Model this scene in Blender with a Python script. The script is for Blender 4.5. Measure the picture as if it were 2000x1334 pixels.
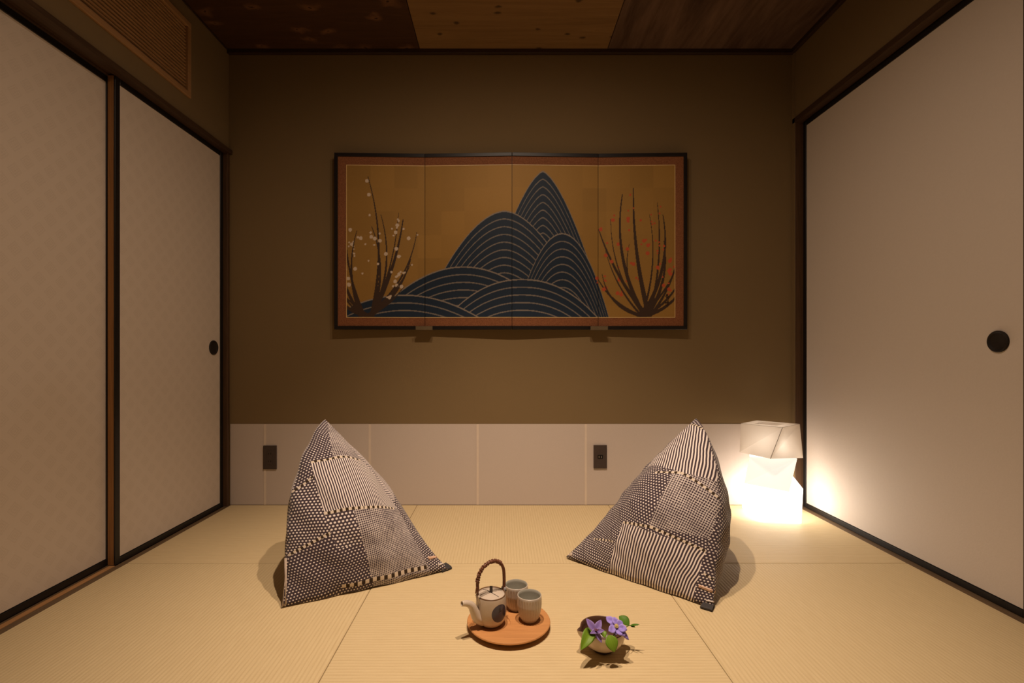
import bpy, bmesh, math, random
from mathutils import Vector, Matrix
from mathutils.bvhtree import BVHTree
import numpy as np

for o in list(bpy.data.objects):
    bpy.data.objects.remove(o)
scene = bpy.context.scene
COL = scene.collection
random.seed(7)

# ------------------------------------------------------------------ camera
F, CX, CY, H = 965.0, 980.0, 690.0, 0.779      # focal length (px), vanishing point (px), eye height (m)
cam = bpy.data.cameras.new('camera')
cam.lens = F / 2000 * 36
cam.sensor_width = 36
cam.shift_x = (1000 - CX) / 2000
cam.shift_y = (CY - 667) / 2000
cam.clip_start = 0.02
camo = bpy.data.objects.new('camera', cam)
COL.objects.link(camo)
camo.location = (0, 0, H)
camo.rotation_euler = (math.pi / 2, 0, 0)
scene.camera = camo

# ------------------------------------------------------------------ world, light, exposure
w = bpy.data.worlds.new('world'); scene.world = w
w.use_nodes = True
w.node_tree.nodes['Background'].inputs[0].default_value = (0.9, 0.6, 0.35, 1)
w.node_tree.nodes['Background'].inputs[1].default_value = 0.0
scene.view_settings.view_transform = 'Standard'
scene.view_settings.look = 'None'
scene.view_settings.gamma = 1
scene.view_settings.use_curve_mapping = False
scene.view_settings.exposure = 0.0

CEIL = 2.333
WARM = (1.0, 0.76, 0.57)
# (position, aimed at, label); every downlight has a wide spill and a tighter hot centre: (watts, cone, blend)
DOWNLIGHTS = [((-0.13, 1.22), (-0.06, 1.58), 'small dark ceiling downlight above the teapot'),
              ((0.24, 1.19), (0.20, 1.56), 'small dark ceiling downlight above the flower bowl')]
BEAMS = [(25.0, 170, 1.0), (102.0, 81, 1.0)]
LAMP_COL = (1.0, 0.905, 0.81)
LAMP_LOW, LAMP_MID, LAMP_TOP = 5.6, 0.78, 0.30

def ray(px, py):
    return Vector(((px - CX) / F, 1.0, -(py - CY) / F))
def atY(px, py, Y):
    r = ray(px, py); return Vector((r.x * Y, Y, H + r.z * Y))
def atZ(px, py, Z):
    r = ray(px, py); Y = (Z - H) / r.z; return Vector((r.x * Y, Y, Z))

# ------------------------------------------------------------------ mesh helpers
def box(bm, x0, x1, y0, y1, z0, z1, bev=0.0, seg=1):
    g = bmesh.ops.create_cube(bm, size=1.0)
    vs = g['verts']
    for v in vs:
        v.co = Vector(((x0 + x1) / 2 + v.co.x * (x1 - x0), (y0 + y1) / 2 + v.co.y * (y1 - y0), (z0 + z1) / 2 + v.co.z * (z1 - z0)))
    if bev > 0:
        es = list({e for v in vs for e in v.link_edges})
        bmesh.ops.bevel(bm, geom=es, offset=bev, segments=seg, profile=0.6, affect='EDGES')
    return vs

def link(name, bm, m=None, parent=None, smooth=False):
    me = bpy.data.meshes.new(name)
    bmesh.ops.recalc_face_normals(bm, faces=bm.faces[:])
    bm.to_mesh(me); bm.free()
    if smooth:
        for p in me.polygons: p.use_smooth = True
    o = bpy.data.objects.new(name, me)
    COL.objects.link(o)
    if m: me.materials.append(m)
    if parent: o.parent = parent
    return o

def boxo(name, b, m, parent=None, bev=0.0, seg=1):
    bm = bmesh.new(); box(bm, *b, bev=bev, seg=seg)
    return link(name, bm, m, parent)

def empty(name, loc=(0, 0, 0), parent=None):
    o = bpy.data.objects.new(name, None); COL.objects.link(o)
    o.location = loc; o.empty_display_size = 0.05
    if parent: o.parent = parent
    return o

def tag(o, label=None, cat=None, group=None, kind=None):
    if label: o['label'] = label
    if cat: o['category'] = cat
    if group: o['group'] = group
    if kind: o['kind'] = kind
    return o

def lathe(bm, prof, seg=48, c=(0, 0, 0), fn=None):
    rings = []
    for (r, z) in prof:
        if r <= 1e-6:
            rings.append([bm.verts.new((c[0], c[1], c[2] + z))])
        else:
            ring = []
            for i in range(seg):
                a = 2 * math.pi * i / seg
                rr = r * (fn(a, z) if fn else 1)
                ring.append(bm.verts.new((c[0] + rr * math.cos(a), c[1] + rr * math.sin(a), c[2] + z)))
            rings.append(ring)
    for A, B in zip(rings, rings[1:]):
        for i in range(seg):
            j = (i + 1) % seg
            if len(A) == 1 and len(B) == 1: continue
            if len(A) == 1: bm.faces.new((A[0], B[i], B[j]))
            elif len(B) == 1: bm.faces.new((A[i], A[j], B[0]))
            else: bm.faces.new((A[i], A[j], B[j], B[i]))

def tube(bm, pts, rad, seg=10, flat=1.0, up=None, cap=True):
    pts = [Vector(p) for p in pts]
    n = len(pts)
    rad = rad if isinstance(rad, (list, tuple)) else [rad] * n
    rings = []
    prev = None
    for i, p in enumerate(pts):
        t = (pts[min(i + 1, n - 1)] - pts[max(i - 1, 0)]).normalized()
        if prev is None:
            u = Vector(up) if up else (Vector((0, 0, 1)) if abs(t.z) < 0.9 else Vector((1, 0, 0)))
        else:
            u = prev
        u = (u - t * u.dot(t)).normalized()
        prev = u
        v = t.cross(u)
        rings.append([bm.verts.new(p + (u * math.cos(2 * math.pi * k / seg) * flat + v * math.sin(2 * math.pi * k / seg)) * rad[i]) for k in range(seg)])
    for A, B in zip(rings, rings[1:]):
        for k in range(seg):
            j = (k + 1) % seg
            bm.faces.new((A[k], A[j], B[j], B[k]))
    if cap:
        bm.faces.new(rings[0]); bm.faces.new(rings[-1][::-1])

def spline(ctrl, n=8):
    P = [Vector(c) for c in ctrl]
    P = [P[0] * 2 - P[1]] + P + [P[-1] * 2 - P[-2]]
    out = []
    for i in range(1, len(P) - 2):
        for k in range(n):
            t = k / n
            a, b, c, d = P[i - 1], P[i], P[i + 1], P[i + 2]
            out.append(0.5 * ((2 * b) + (c - a) * t + (2 * a - 5 * b + 4 * c - d) * t * t + (3 * b - a - 3 * c + d) * t ** 3))
    out.append(P[-2])
    return out

# ------------------------------------------------------------------ material helpers
class Mat:
    def __init__(s, name, rough=0.7, spec=0.3):
        s.m = bpy.data.materials.new(name); s.m.use_nodes = True
        s.t = s.m.node_tree
        s.b = s.t.nodes['Principled BSDF']
        s.b.inputs['Roughness'].default_value = rough
        s.b.inputs['Specular IOR Level'].default_value = spec
    def n(s, typ, ins=None, **props):
        nd = s.t.nodes.new(typ)
        for k, v in props.items(): setattr(nd, k, v)
        if ins:
            for k, v in ins.items(): s.set(nd.inputs[k], v)
        return nd
    def set(s, sock, v):
        if isinstance(v, bpy.types.NodeSocket): s.t.links.new(v, sock)
        else:
            if hasattr(sock.default_value, '__len__') and not hasattr(v, '__len__'): v = (v, v, v)
            if hasattr(v, '__len__') and len(v) == 3 and len(sock.default_value) == 4: v = (*v, 1)
            sock.default_value = v
    def math(s, op, a, b=None, c=None):
        ins = {0: a}
        if b is not None: ins[1] = b
        if c is not None: ins[2] = c
        return s.n('ShaderNodeMath', ins, operation=op).outputs[0]
    def mix(s, fac, a, b):
        nd = s.t.nodes.new('ShaderNodeMix'); nd.data_type = 'RGBA'
        s.set(nd.inputs[0], fac); s.set(nd.inputs[6], a); s.set(nd.inputs[7], b)
        return nd.outputs[2]
    def obj(s): return s.n('ShaderNodeTexCoord').outputs['Object']
    def uv(s): return s.n('ShaderNodeTexCoord').outputs['UV']
    def map(s, v, scale=(1, 1, 1), loc=(0, 0, 0), rot=(0, 0, 0)):
        return s.n('ShaderNodeMapping', {'Vector': v, 'Scale': scale, 'Location': loc, 'Rotation': rot}).outputs[0]
    def noise(s, v, scale=5, detail=3, rough=0.5, dist=0.0):
        return s.n('ShaderNodeTexNoise', {'Vector': v, 'Scale': scale, 'Detail': detail, 'Roughness': rough, 'Distortion': dist}).outputs[0]
    def ramp(s, f, stops):
        nd = s.n('ShaderNodeValToRGB', {0: f})
        e = nd.color_ramp.elements
        while len(e) < len(stops): e.new(0.5)
        for el, (p, c) in zip(e, stops):
            el.position = p; el.color = (*c, 1)
        return nd.outputs[0]
    def bump(s, h, strength=0.2, dist=0.002):
        nd = s.n('ShaderNodeBump', {'Height': h, 'Strength': strength, 'Distance': dist})
        s.t.links.new(nd.outputs[0], s.b.inputs['Normal'])
    def col(s, c): s.set(s.b.inputs['Base Color'], c)

def plain(name, c, rough=0.6, spec=0.3, var=0.08, nscale=40, bump=0.0, metal=0.0):
    M = Mat(name, rough, spec)
    f = M.noise(M.obj(), nscale, 4)
    lo = tuple(x * (1 - var) for x in c); hi = tuple(min(1, x * (1 + var)) for x in c)
    M.col(M.ramp(f, [(0.3, lo), (0.7, hi)]))
    if bump: M.bump(f, bump, 0.001)
    M.b.inputs['Metallic'].default_value = metal
    return M.m

def wood(name, dark, light, scale=(1, 1, 1), ring=6.0, rough=0.55, knots=False, spec=0.3, streak=0.5):
    """long grain along the axis with the smallest scale"""
    M = Mat(name, rough, spec)
    v = M.map(M.obj(), scale)
    warp = M.noise(v, 1.3, 3)
    big = M.noise(v, ring, 5, 0.6, 1.2)
    fine = M.noise(M.map(M.obj(), tuple(x * 7 for x in scale)), ring, 3, 0.7)
    f = M.math('ADD', M.math('MULTIPLY', big, 1 - streak * 0.5), M.math('MULTIPLY', fine, streak * 0.5))
    c = M.ramp(f, [(0.32, dark), (0.68, light)])
    if knots:
        wob = M.n('ShaderNodeTexNoise', {'Vector': M.obj(), 'Scale': 16.0, 'Detail': 3.0}).outputs['Color']
        kv = M.n('ShaderNodeVectorMath', {0: wob, 'Scale': 0.035 if knots == 'dark' else 0.09}, operation='SCALE').outputs[0]
        kv = M.n('ShaderNodeVectorMath', {0: M.obj(), 1: kv}, operation='ADD').outputs[0]
        kv = M.map(kv, (0.72, 1.25, 1) if scale[0] < scale[1] else (1.25, 0.72, 1))
        vo = M.n('ShaderNodeTexVoronoi', {'Vector': kv, 'Scale': 6.2, 'Randomness': 1.0}, voronoi_dimensions='2D')
        d = vo.outputs['Distance']
        if knots == 'dark':
            k = M.n('ShaderNodeMapRange', {0: d, 1: 0.035, 2: 0.085, 3: 1.0, 4: 0.0}).outputs[0]
            c = M.mix(M.math('MULTIPLY', k, 0.85), c, tuple(x * 0.22 for x in dark))
        else:
            k = M.n('ShaderNodeMapRange', {0: d, 1: 0.05, 2: 0.22, 3: 1.0, 4: 0.0}).outputs[0]
            k = M.math('MULTIPLY', k, M.noise(M.obj(), 7, 3))
            c = M.mix(M.math('MULTIPLY', k, 0.9), c, tuple(x * 3.6 for x in light))
            k2 = M.n('ShaderNodeMapRange', {0: d, 1: 0.02, 2: 0.05, 3: 1.0, 4: 0.0}).outputs[0]
            c = M.mix(k2, c, tuple(x * 0.4 for x in dark))
    M.col(c)
    M.bump(fine, 0.12, 0.001)
    return M.m

# room materials
def wall_mat():
    M = Mat('olive_plaster', 0.92, 0.1)
    f = M.noise(M.obj(), 260, 3, 0.7); g = M.noise(M.obj(), 3, 2)
    M.col(M.mix(M.math('MULTIPLY', g, 0.5), (0.203, 0.140, 0.068), (0.232, 0.162, 0.081)))
    M.bump(f, 0.25, 0.001)
    return M.m
M_WALL = wall_mat()

def tatami_mat(axis):
    M = Mat('tatami_weave_' + axis, 0.62, 0.25)
    sep = M.n('ShaderNodeSeparateXYZ', {0: M.obj()})
    t = sep.outputs['Y' if axis == 'x' else 'X']; s = sep.outputs['X' if axis == 'x' else 'Y']
    rib = M.math('ABSOLUTE', M.math('SINE', M.math('MULTIPLY', t, math.pi / 0.0115)))
    cell = M.math('SINE', M.math('MULTIPLY', s, math.pi / 0.004))
    nz = M.noise(M.map(M.obj(), (14, 260, 1) if axis == 'x' else (260, 14, 1)), 1.0, 3, 0.6)
    big = M.noise(M.obj(), 3.5, 2)
    f = M.math('ADD', M.math('MULTIPLY', rib, 0.28), M.math('MULTIPLY', nz, 0.72))
    c = M.ramp(f, [(0.2, (0.545, 0.415, 0.225)), (0.85, (0.70, 0.565, 0.335))])
    c = M.mix(M.math('MULTIPLY', big, 0.35), c, (0.60, 0.47, 0.26))
    M.col(c)
    h = M.math('ADD', M.math('POWER', rib, 0.5), M.math('MULTIPLY', cell, 0.12))
    M.bump(h, 0.45, 0.0012)
    return M.m
M_TAT = {'x': tatami_mat('x'), 'y': tatami_mat('y')}

def fusuma_paper(name, crest):
    M = Mat(name, 0.75, 0.25)
    o = M.obj()
    fib = M.noise(o, 160, 4, 0.7)
    base = (0.66, 0.565, 0.47) if crest else (0.72, 0.64, 0.56)
    alt = (0.54, 0.45, 0.36) if crest else (0.67, 0.59, 0.51)
    if crest:
        sep = M.n('ShaderNodeSeparateXYZ', {0: o})
        y = M.math('DIVIDE', sep.outputs['Y'], 0.078); z = M.math('DIVIDE', sep.outputs['Z'], 0.078)
        def lattice(off):
            a = M.math('SUBTRACT', M.math('FRACT', M.math('ADD', y, off)), 0.5)
            b = M.math('SUBTRACT', M.math('FRACT', M.math('ADD', z, off)), 0.5)
            return a, b
        masks = []
        for off in (100.0, 100.5):
            a, b = lattice(off)
            r = M.math('SQRT', M.math('ADD', M.math('MULTIPLY', a, a), M.math('MULTIPLY', b, b)))
            dia = M.math('ADD', M.math('ABSOLUTE', a), M.math('ABSOLUTE', b))
            ins = M.math('LESS_THAN', dia, 0.30)
            ringp = M.math('GREATER_THAN', M.math('SINE', M.math('MULTIPLY', dia, 52)), 0.0)
            cross = M.math('GREATER_THAN', M.math('SINE', M.math('MULTIPLY', M.math('SUBTRACT', a, b), 60)), 0.1)
            masks.append(M.math('MULTIPLY', ins, M.math('ADD', M.math('MULTIPLY', ringp, 0.6), M.math('MULTIPLY', cross, 0.4))))
        f = M.math('MAXIMUM', masks[0], masks[1])
        c = M.mix(M.math('MULTIPLY', f, 0.36), base, alt)
        M.set(M.b.inputs['Roughness'], M.math('SUBTRACT', 0.8, M.math('MULTIPLY', f, 0.25)))
        M.bump(M.math('ADD', M.math('MULTIPLY', fib, 0.5), f), 0.25, 0.0008)
    else:
        c = M.mix(fib, base, alt)
        M.bump(fib, 0.35, 0.001)
    M.col(c)
    return M.m
M_PAPER_L = fusuma_paper('fusuma_paper_crest', True)
M_PAPER_R = fusuma_paper('fusuma_paper_washi', False)
M_BLACK = plain('black_lacquer', (0.012, 0.010, 0.009), 0.35, 0.4, 0.1)
M_EDGE = wood('door_edge_cedar', (0.24, 0.11, 0.035), (0.40, 0.195, 0.065), (60, 60, 1.2), 3.0)
M_POST = wood('dark_brown_post', (0.055, 0.028, 0.013), (0.115, 0.060, 0.028), (40, 40, 1.2), 3.0)
M_RAIL = wood('dark_brown_rail', (0.040, 0.021, 0.010), (0.085, 0.046, 0.022), (40, 1.2, 40), 3.0)
M_SILL = wood('sill_wood', (0.10, 0.062, 0.032), (0.18, 0.115, 0.060), (40, 1.2, 40), 3.0)
M_TRACK = wood('track_strip', (0.36, 0.18, 0.07), (0.50, 0.27, 0.11), (40, 1.2, 40), 3.0)
M_CORN = wood('dark_cornice', (0.030, 0.015, 0.009), (0.055, 0.028, 0.015), (2, 40, 40), 3.0)
M_CEIL_C = wood('pine_ceiling', (0.20, 0.110, 0.040), (0.29, 0.165, 0.062), (0.8, 14, 14), 2.2, 0.6, knots='dark')
M_CEIL_L = wood('stained_ceiling', (0.055, 0.024, 0.010), (0.085, 0.040, 0.018), (1.2, 12, 12), 2.2, 0.5, knots='light')
M_CEIL_R = wood('stained_ceiling_streaked', (0.050, 0.026, 0.016), (0.200, 0.120, 0.078), (6, 0.8, 6), 1.6, 0.45, knots=False)
M_LOUVRE = wood('louvre_cedar', (0.33, 0.18, 0.075), (0.46, 0.26, 0.115), (60, 1.5, 60), 3.0)
M_DARK = plain('duct_dark', (0.02, 0.014, 0.010), 0.8)
def paper_wain():
    M = Mat('wainscot_paper', 0.85, 0.15)
    f = M.noise(M.obj(), 300, 3, 0.7)
    M.col(M.mix(f, (0.53, 0.455, 0.40), (0.60, 0.52, 0.46)))
    M.bump(f, 0.2, 0.001)
    return M.m
M_WAIN = paper_wain()

# ================================================================== the room shell
YW = 2.5395
YB = -0.75
XL_WALL, XR_WALL = -1.403, 1.497
XL_MAT, XR_MAT = -1.392, 1.505
KAM_L, KAM_R = 1.802, 1.957

fl = boxo('floor', (-1.62, 1.72, YB, YW + 0.1, -0.09, -0.055), M_SILL)
tag(fl, 'tatami floor of square mats without borders', kind='structure')
xs = [XL_MAT, -0.434, 0.547, XR_MAT]
ys = [YW - 0.001, 1.8335, 0.855, -0.12, YB]
g = 0.0009
for j in range(4):
    for i in range(3):
        ax = 'y' if (i + j) % 2 == 1 else 'x'
        if j == 0 and i == 0: ax = 'x'
        boxo('tatami_mat', (xs[i] + g, xs[i + 1] - g, ys[j + 1] + g, ys[j] - g, -0.055, random.uniform(-0.0006, 0.0)), M_TAT[ax], fl, bev=0.0022, seg=2)

wb = boxo('wall_back', (-1.62, 1.72, YW, YW + 0.1, -0.09, CEIL + 0.1), M_WALL)
tag(wb, 'olive brown plaster wall behind the painted screen', kind='structure')
boxo('wall_front', (-1.62, 1.72, YB - 0.1, YB, -0.09, CEIL + 0.1), M_WALL).__setitem__('kind', 'structure')
# wainscot paper sheets pasted on the back wall
wx = [450, 516, 720.5, 931, 1142, 1352, 1552]
for k in range(6):
    x0 = atY(wx[k], 900, YW).x; x1 = atY(wx[k + 1], 900, YW).x + (0.010 if k < 5 else 0)
    t = 0.0014 + 0.0006 * (k % 2)
    boxo('wainscot_sheet', (x0, x1, YW - t, YW + 0.002, 0.0015, 0.416), M_WAIN, wb)

M_OVER = plain('paper_overlap', (0.68, 0.58, 0.48), 0.85, 0.15, 0.03)
for k in range(1, 6):                # double thickness where the sheets overlap
    x = atY(wx[k], 900, YW).x
    boxo('wainscot_overlap', (x - 0.0005, x + 0.0105, YW - 0.0030, YW, 0.0015, 0.4155), M_OVER, wb)

# left wall above the sliding doors, with the opening of the louvre
VY0, VY1, VZ0, VZ1 = 0.95, 2.2195, 1.922, 2.258
bm = bmesh.new()
z0w = KAM_L + 0.016
box(bm, -1.62, XL_WALL, VY1 - 0.012, YW + 0.05, z0w, CEIL + 0.05)
box(bm, -1.62, XL_WALL, YB, VY0 + 0.012, z0w, CEIL + 0.05)
box(bm, -1.62, XL_WALL, VY0 + 0.012, VY1 - 0.012, z0w, VZ0 + 0.012)
box(bm, -1.62, XL_WALL, VY0 + 0.012, VY1 - 0.012, VZ1 - 0.012, CEIL + 0.05)
box(bm, -1.66, -1.60, YB, YW + 0.05, -0.09, CEIL + 0.05)
tag(link('wall_left', bm, M_WALL), 'olive plaster wall over the crest patterned doors', kind='structure')
bm = bmesh.new()
box(bm, XR_WALL, 1.62, YB, YW + 0.05, KAM_R + 0.022, CEIL + 0.05)
box(bm, XR_WALL - 0.004, 1.62, 2.520, YW + 0.05, 0.0, CEIL + 0.05)
box(bm, 1.60, 1.72, YB, YW + 0.05, -0.09, CEIL + 0.05)
tag(link('wall_right', bm, M_WALL), 'olive plaster wall over the plain paper door', kind='structure')

# ceiling and its boards
ce = boxo('ceiling', (-1.66, 1.72, YB, YW + 0.05, CEIL + 0.02, CEIL + 0.10), M_CORN)
tag(ce, 'wooden board ceiling with one pale pine panel', kind='structure')
cx = [-1.403, -0.420, 0.5405, 1.50]
cyb = [YW, 1.56, 0.58, YB]
for j in range(3):
    for i in range(3):
        k = (i + j) % 3 if j else i
        m = [M_CEIL_L, M_CEIL_C, M_CEIL_R][k]
        boxo('ceiling_board', (cx[i] + 0.0015, cx[i + 1] - 0.0015, cyb[j + 1] + 0.0015, cyb[j] - 0.0015, CEIL, CEIL + 0.02), m, ce, bev=0.0015)
def trim(n, b, m, label=None, bev=0.0015):
    o = boxo('trim_%d' % n, b, m, bev=bev); tag(o, label, kind='structure'); return o
trim(1, (XL_WALL, XR_WALL, YW - 0.020, YW, CEIL - 0.022, CEIL + 0.001), M_CORN, 'dark cornice strip between back wall and ceiling')
trim(2, (XR_WALL - 0.020, XR_WALL, YB, YW - 0.020, CEIL - 0.022, CEIL + 0.001), M_CORN, 'dark cornice strip along the right wall')
trim(3, (XL_WALL, XL_WALL + 0.006, YB, YW - 0.020, CEIL - 0.008, CEIL + 0.001), M_CORN, 'thin dark cornice strip along the left wall')

# door head rails (kamoi), sills (shikii), posts
bm = bmesh.new()
box(bm, -1.60, -1.448, YB, YW, KAM_L + 0.004, KAM_L + 0.016)
box(bm, -1.452, -1.444, YB, YW, KAM_L - 0.003, KAM_L + 0.016)
box(bm, -1.4475, -1.4215, YB, YW, KAM_L + 0.004, KAM_L + 0.016)
box(bm, -1.4215, -1.3835, YB, YW, KAM_L - 0.003, KAM_L + 0.018, bev=0.001)
tag(link('trim_4', bm, M_RAIL), 'dark brown grooved head rail over the left doors', kind='structure')
bm = bmesh.new()
box(bm, 1.493, 1.535, YB, YW, KAM_R - 0.002, KAM_R + 0.024, bev=0.001)
box(bm, 1.535, 1.61, YB, YW, KAM_R + 0.004, KAM_R + 0.022)
tag(link('trim_5', bm, M_RAIL), 'dark brown head rail over the right door', kind='structure')
sl = bmesh.new()
box(sl, -1.60, XL_MAT - 0.0012, YB, YW, -0.055, -0.0045)
box(sl, -1.4165, XL_MAT - 0.0012, YB, YW, -0.006, -0.0005, bev=0.0012)
box(sl, -1.4495, -1.4415, YB, YW, -0.006, -0.0008)
sl = link('trim_6', sl, M_SILL); tag(sl, 'brown grooved sill under the left doors', kind='structure')
tr = boxo('track_strip', (-1.4405, -1.4195, YB, 1.813, -0.0045, -0.0012), M_TRACK, sl)
tag(tr, 'orange brown sliding strip in the sill groove')
bm = bmesh.new()
box(bm, XR_MAT + 0.0012, 1.60, YB, YW, -0.055, -0.0015, bev=0.001)
tag(link('trim_7', bm, M_SILL), 'brown wooden sill under the right door', kind='structure')
trim(8, (-1.60, -1.3975, 2.516, YW, -0.002, KAM_L + 0.002), M_POST, 'dark brown corner post beside the left door')
trim(9, (1.4965, 1.60, 2.517, YW, -0.002, KAM_R + 0.002), M_POST, 'dark brown corner post behind the glowing lamp')

# sliding doors
def door(n, side, face, y0, y1, top, paper, label, pull=None, edge_wood=False, bottom=0.0):
    d = empty('door_%d' % n, (face, (y0 + y1) / 2, 0)); tag(d, label, kind='structure')
    s = -1 if side == 'l' else 1
    yc = (y0 + y1) / 2
    fw, th = 0.0235, 0.029
    def X(a, b):      # depths behind the face
        return (min(s * a, s * b), max(s * a, s * b))
    fr = (bottom, top)
    x = X(0.004, th)
    boxo('paper_panel', (x[0], x[1], y0 + fw - yc, y1 - fw - yc, fr[0] + fw, fr[1] - fw), paper, d)
    x = X(0.0, th)
    if edge_wood:
        xb = X(0.0, 0.006); xc = X(0.006, th)
        boxo('stile', (xb[0], xb[1], y0 - yc, y0 + fw - yc, fr[0], fr[1]), M_BLACK, d, bev=0.0012)
        e = boxo('stile_edge', (xc[0], xc[1], y0 - yc + 0.0005, y0 + fw - yc, fr[0], fr[1]), M_EDGE, d, bev=0.0012)
        tag(e, 'reddish brown wooden door edge')
    else:
        boxo('stile', (x[0], x[1], y0 - yc, y0 + fw - yc, fr[0], fr[1]), M_BLACK, d, bev=0.0015)
    boxo('stile', (x[0], x[1], y1 - fw - yc, y1 - yc, fr[0], fr[1]), M_BLACK, d, bev=0.0015)
    boxo('rail', (x[0], x[1], y0 + fw - yc, y1 - fw - yc, fr[1] - fw, fr[1]), M_BLACK, d, bev=0.0012)
    boxo('rail', (x[0], x[1], y0 + fw - yc, y1 - fw - yc, fr[0], fr[0] + fw * 0.9), M_BLACK, d, bev=0.0012)
    if pull:
        py, pz, pr = pull
        bm = bmesh.new()
        lathe(bm, [(0, 0.0012), (pr * 0.74, 0.0012), (pr * 0.80, 0.0022), (pr * 0.84, 0.0060), (pr * 0.93, 0.0072), (pr, 0.0050), (pr, 0.0)], 40)
        p = link('door_pull', bm, M_PULL, d, True)
        p.location = (s * 0.0045, py - yc, pz)
        p.rotation_euler = (0, -s * math.pi / 2, 0)
        tag(p, 'round black recessed door pull')
    return d
M_PULL = plain('pull_metal', (0.022, 0.016, 0.012), 0.65, 0.25, 0.2)
XB, XF, XR = -1.4515, -1.4185, 1.535
door(1, 'l', XF, 1.813, 2.516, 1.800, M_PAPER_L, 'crest patterned paper sliding door by the back corner, with black pull',
     pull=(1.4185 * F / (CX - 418) * 1.0, H + 11 / F * 2.436, 0.0355), edge_wood=True)
door(2, 'l', XB, 1.115, 1.8385, 1.800, M_PAPER_L, 'crest patterned paper sliding door nearest the viewer on the left')
door(3, 'l', XF, 0.36, 1.10, 1.800, M_PAPER_L, 'further crest patterned sliding door outside the picture', edge_wood=True)
door(4, 'l', XB, -0.70, 0.40, 1.800, M_PAPER_L, 'last crest patterned sliding door outside the picture')
yp = 1.535 * F / (1948 - CX)
door(5, 'r', XR, 1.432, 2.517, 1.953, M_PAPER_R, 'plain washi paper sliding door beside the glowing lamp', pull=(yp, H + 23 / F * yp, 0.0335))
door(6, 'r', XR + 0.033, 0.40, 1.47, 1.953, M_PAPER_R, 'further plain paper sliding door outside the picture')
door(7, 'r', XR, -0.70, 0.43, 1.953, M_PAPER_R, 'last plain paper sliding door outside the picture')

# ================================================================== louvre on the left wall
lv = empty('air_louvre', (XL_WALL, VY1, VZ0))
tag(lv, 'long cedar louvre grille high on the left wall', 'vent')
def lbox(name, b, m, bev=0.0015):
    b = (b[0] - XL_WALL, b[1] - XL_WALL, b[2] - VY1, b[3] - VY1, b[4] - VZ0, b[5] - VZ0)
    return boxo(name, b, m, lv, bev=bev)
fo = XL_WALL + 0.009
lbox('frame_rail', (XL_WALL - 0.03, fo, VY0, VY1, VZ0, VZ0 + 0.024), M_LOUVRE)
lbox('frame_rail', (XL_WALL - 0.03, fo, VY0, VY1, VZ1 - 0.024, VZ1), M_LOUVRE)
lbox('frame_stile', (XL_WALL - 0.03, fo, VY1 - 0.022, VY1, VZ0 + 0.024, VZ1 - 0.024), M_LOUVRE)
lbox('frame_stile', (XL_WALL - 0.03, fo, VY0, VY0 + 0.022, VZ0 + 0.024, VZ1 - 0.024), M_LOUVRE)
NS = 19
sp = (VZ1 - VZ0 - 0.048) / NS
bm = bmesh.new(); box(bm, -0.0045, 0.0045, -(VY1 - VY0 - 0.044) / 2, (VY1 - VY0 - 0.044) / 2, -0.0040, 0.0040, bev=0.0012)
slat0 = link('slat', bm, M_LOUVRE, lv)
for k in range(NS):
    s = slat0 if k == 0 else slat0.copy()
    if k: COL.objects.link(s)
    s.location = (-0.006, -(VY1 - VY0) / 2, 0.024 + sp * (k + 0.5))
    s.rotation_euler = (0, math.radians(-14 + random.uniform(-5, 5)), 0)
for yy in (1.82, 1.39):
    lbox('slat_support', (XL_WALL - 0.036, XL_WALL - 0.019, yy - 0.007, yy + 0.007, VZ0 + 0.02, VZ1 - 0.02), M_DARK)
lbox('duct_back', (XL_WALL - 0.16, XL_WALL - 0.15, VY0 + 0.013, VY1 - 0.013, VZ0 + 0.013, VZ1 - 0.013), M_DARK)

# ================================================================== ceiling downlights (just above the picture)
M_HOUS = plain('downlight_housing', (0.04, 0.035, 0.03), 0.5)
for (lx, ly), (ax_, ay_), lab in DOWNLIGHTS:
    d = empty('ceiling_downlight', (lx, ly, CEIL))
    tag(d, lab, 'downlight', 'downlights above the tatami')
    bm = bmesh.new(); lathe(bm, [(0.040, 0.0), (0.040, -0.008), (0.033, -0.010), (0.030, -0.002), (0.030, 0.0)], 32)
    link('trim_ring', bm, M_HOUS, d, True)
    for en, cone, blend in BEAMS:
        L = bpy.data.lights.new('downlight_lamp', 'SPOT')
        L.energy = en; L.color = WARM; L.spot_size = math.radians(cone); L.spot_blend = blend; L.shadow_soft_size = 0.014
        lo = bpy.data.objects.new('downlight_lamp', L); COL.objects.link(lo); lo.parent = d; lo.location = (0, 0, -0.018)
        lo.rotation_euler = Vector((ax_ - lx, ay_ - ly, -CEIL)).to_track_quat('-Z', 'Y').to_euler()

# ================================================================== folding screen on the back wall
M_SCR_FRAME = plain('screen_frame_black', (0.010, 0.007, 0.006), 0.4, 0.4, 0.1)
def brocade():
    M = Mat('screen_brocade', 0.7, 0.2)
    f = M.noise(M.obj(), 260, 4, 0.75)
    M.col(M.ramp(f, [(0.35, (0.16, 0.055, 0.022)), (0.65, (0.30, 0.120, 0.050))]))
    return M.m
M_BROC = brocade()
M_GOLDLINE = plain('gold_thread', (0.62, 0.42, 0.18), 0.45, 0.5)
M = Mat('screen_painting', 0.55, 0.3)
at = M.n('ShaderNodeAttribute', attribute_name='paint')
M.set(M.b.inputs['Base Color'], at.outputs['Color'])
gold_mask = M.n('ShaderNodeAttribute', attribute_name='gilt').outputs['Fac']
M.set(M.b.inputs['Metallic'], M.math('MULTIPLY', gold_mask, 0.18))
M.bump(M.noise(M.obj(), 240, 3), 0.1, 0.0006)
M_PAINT = M.m

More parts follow.
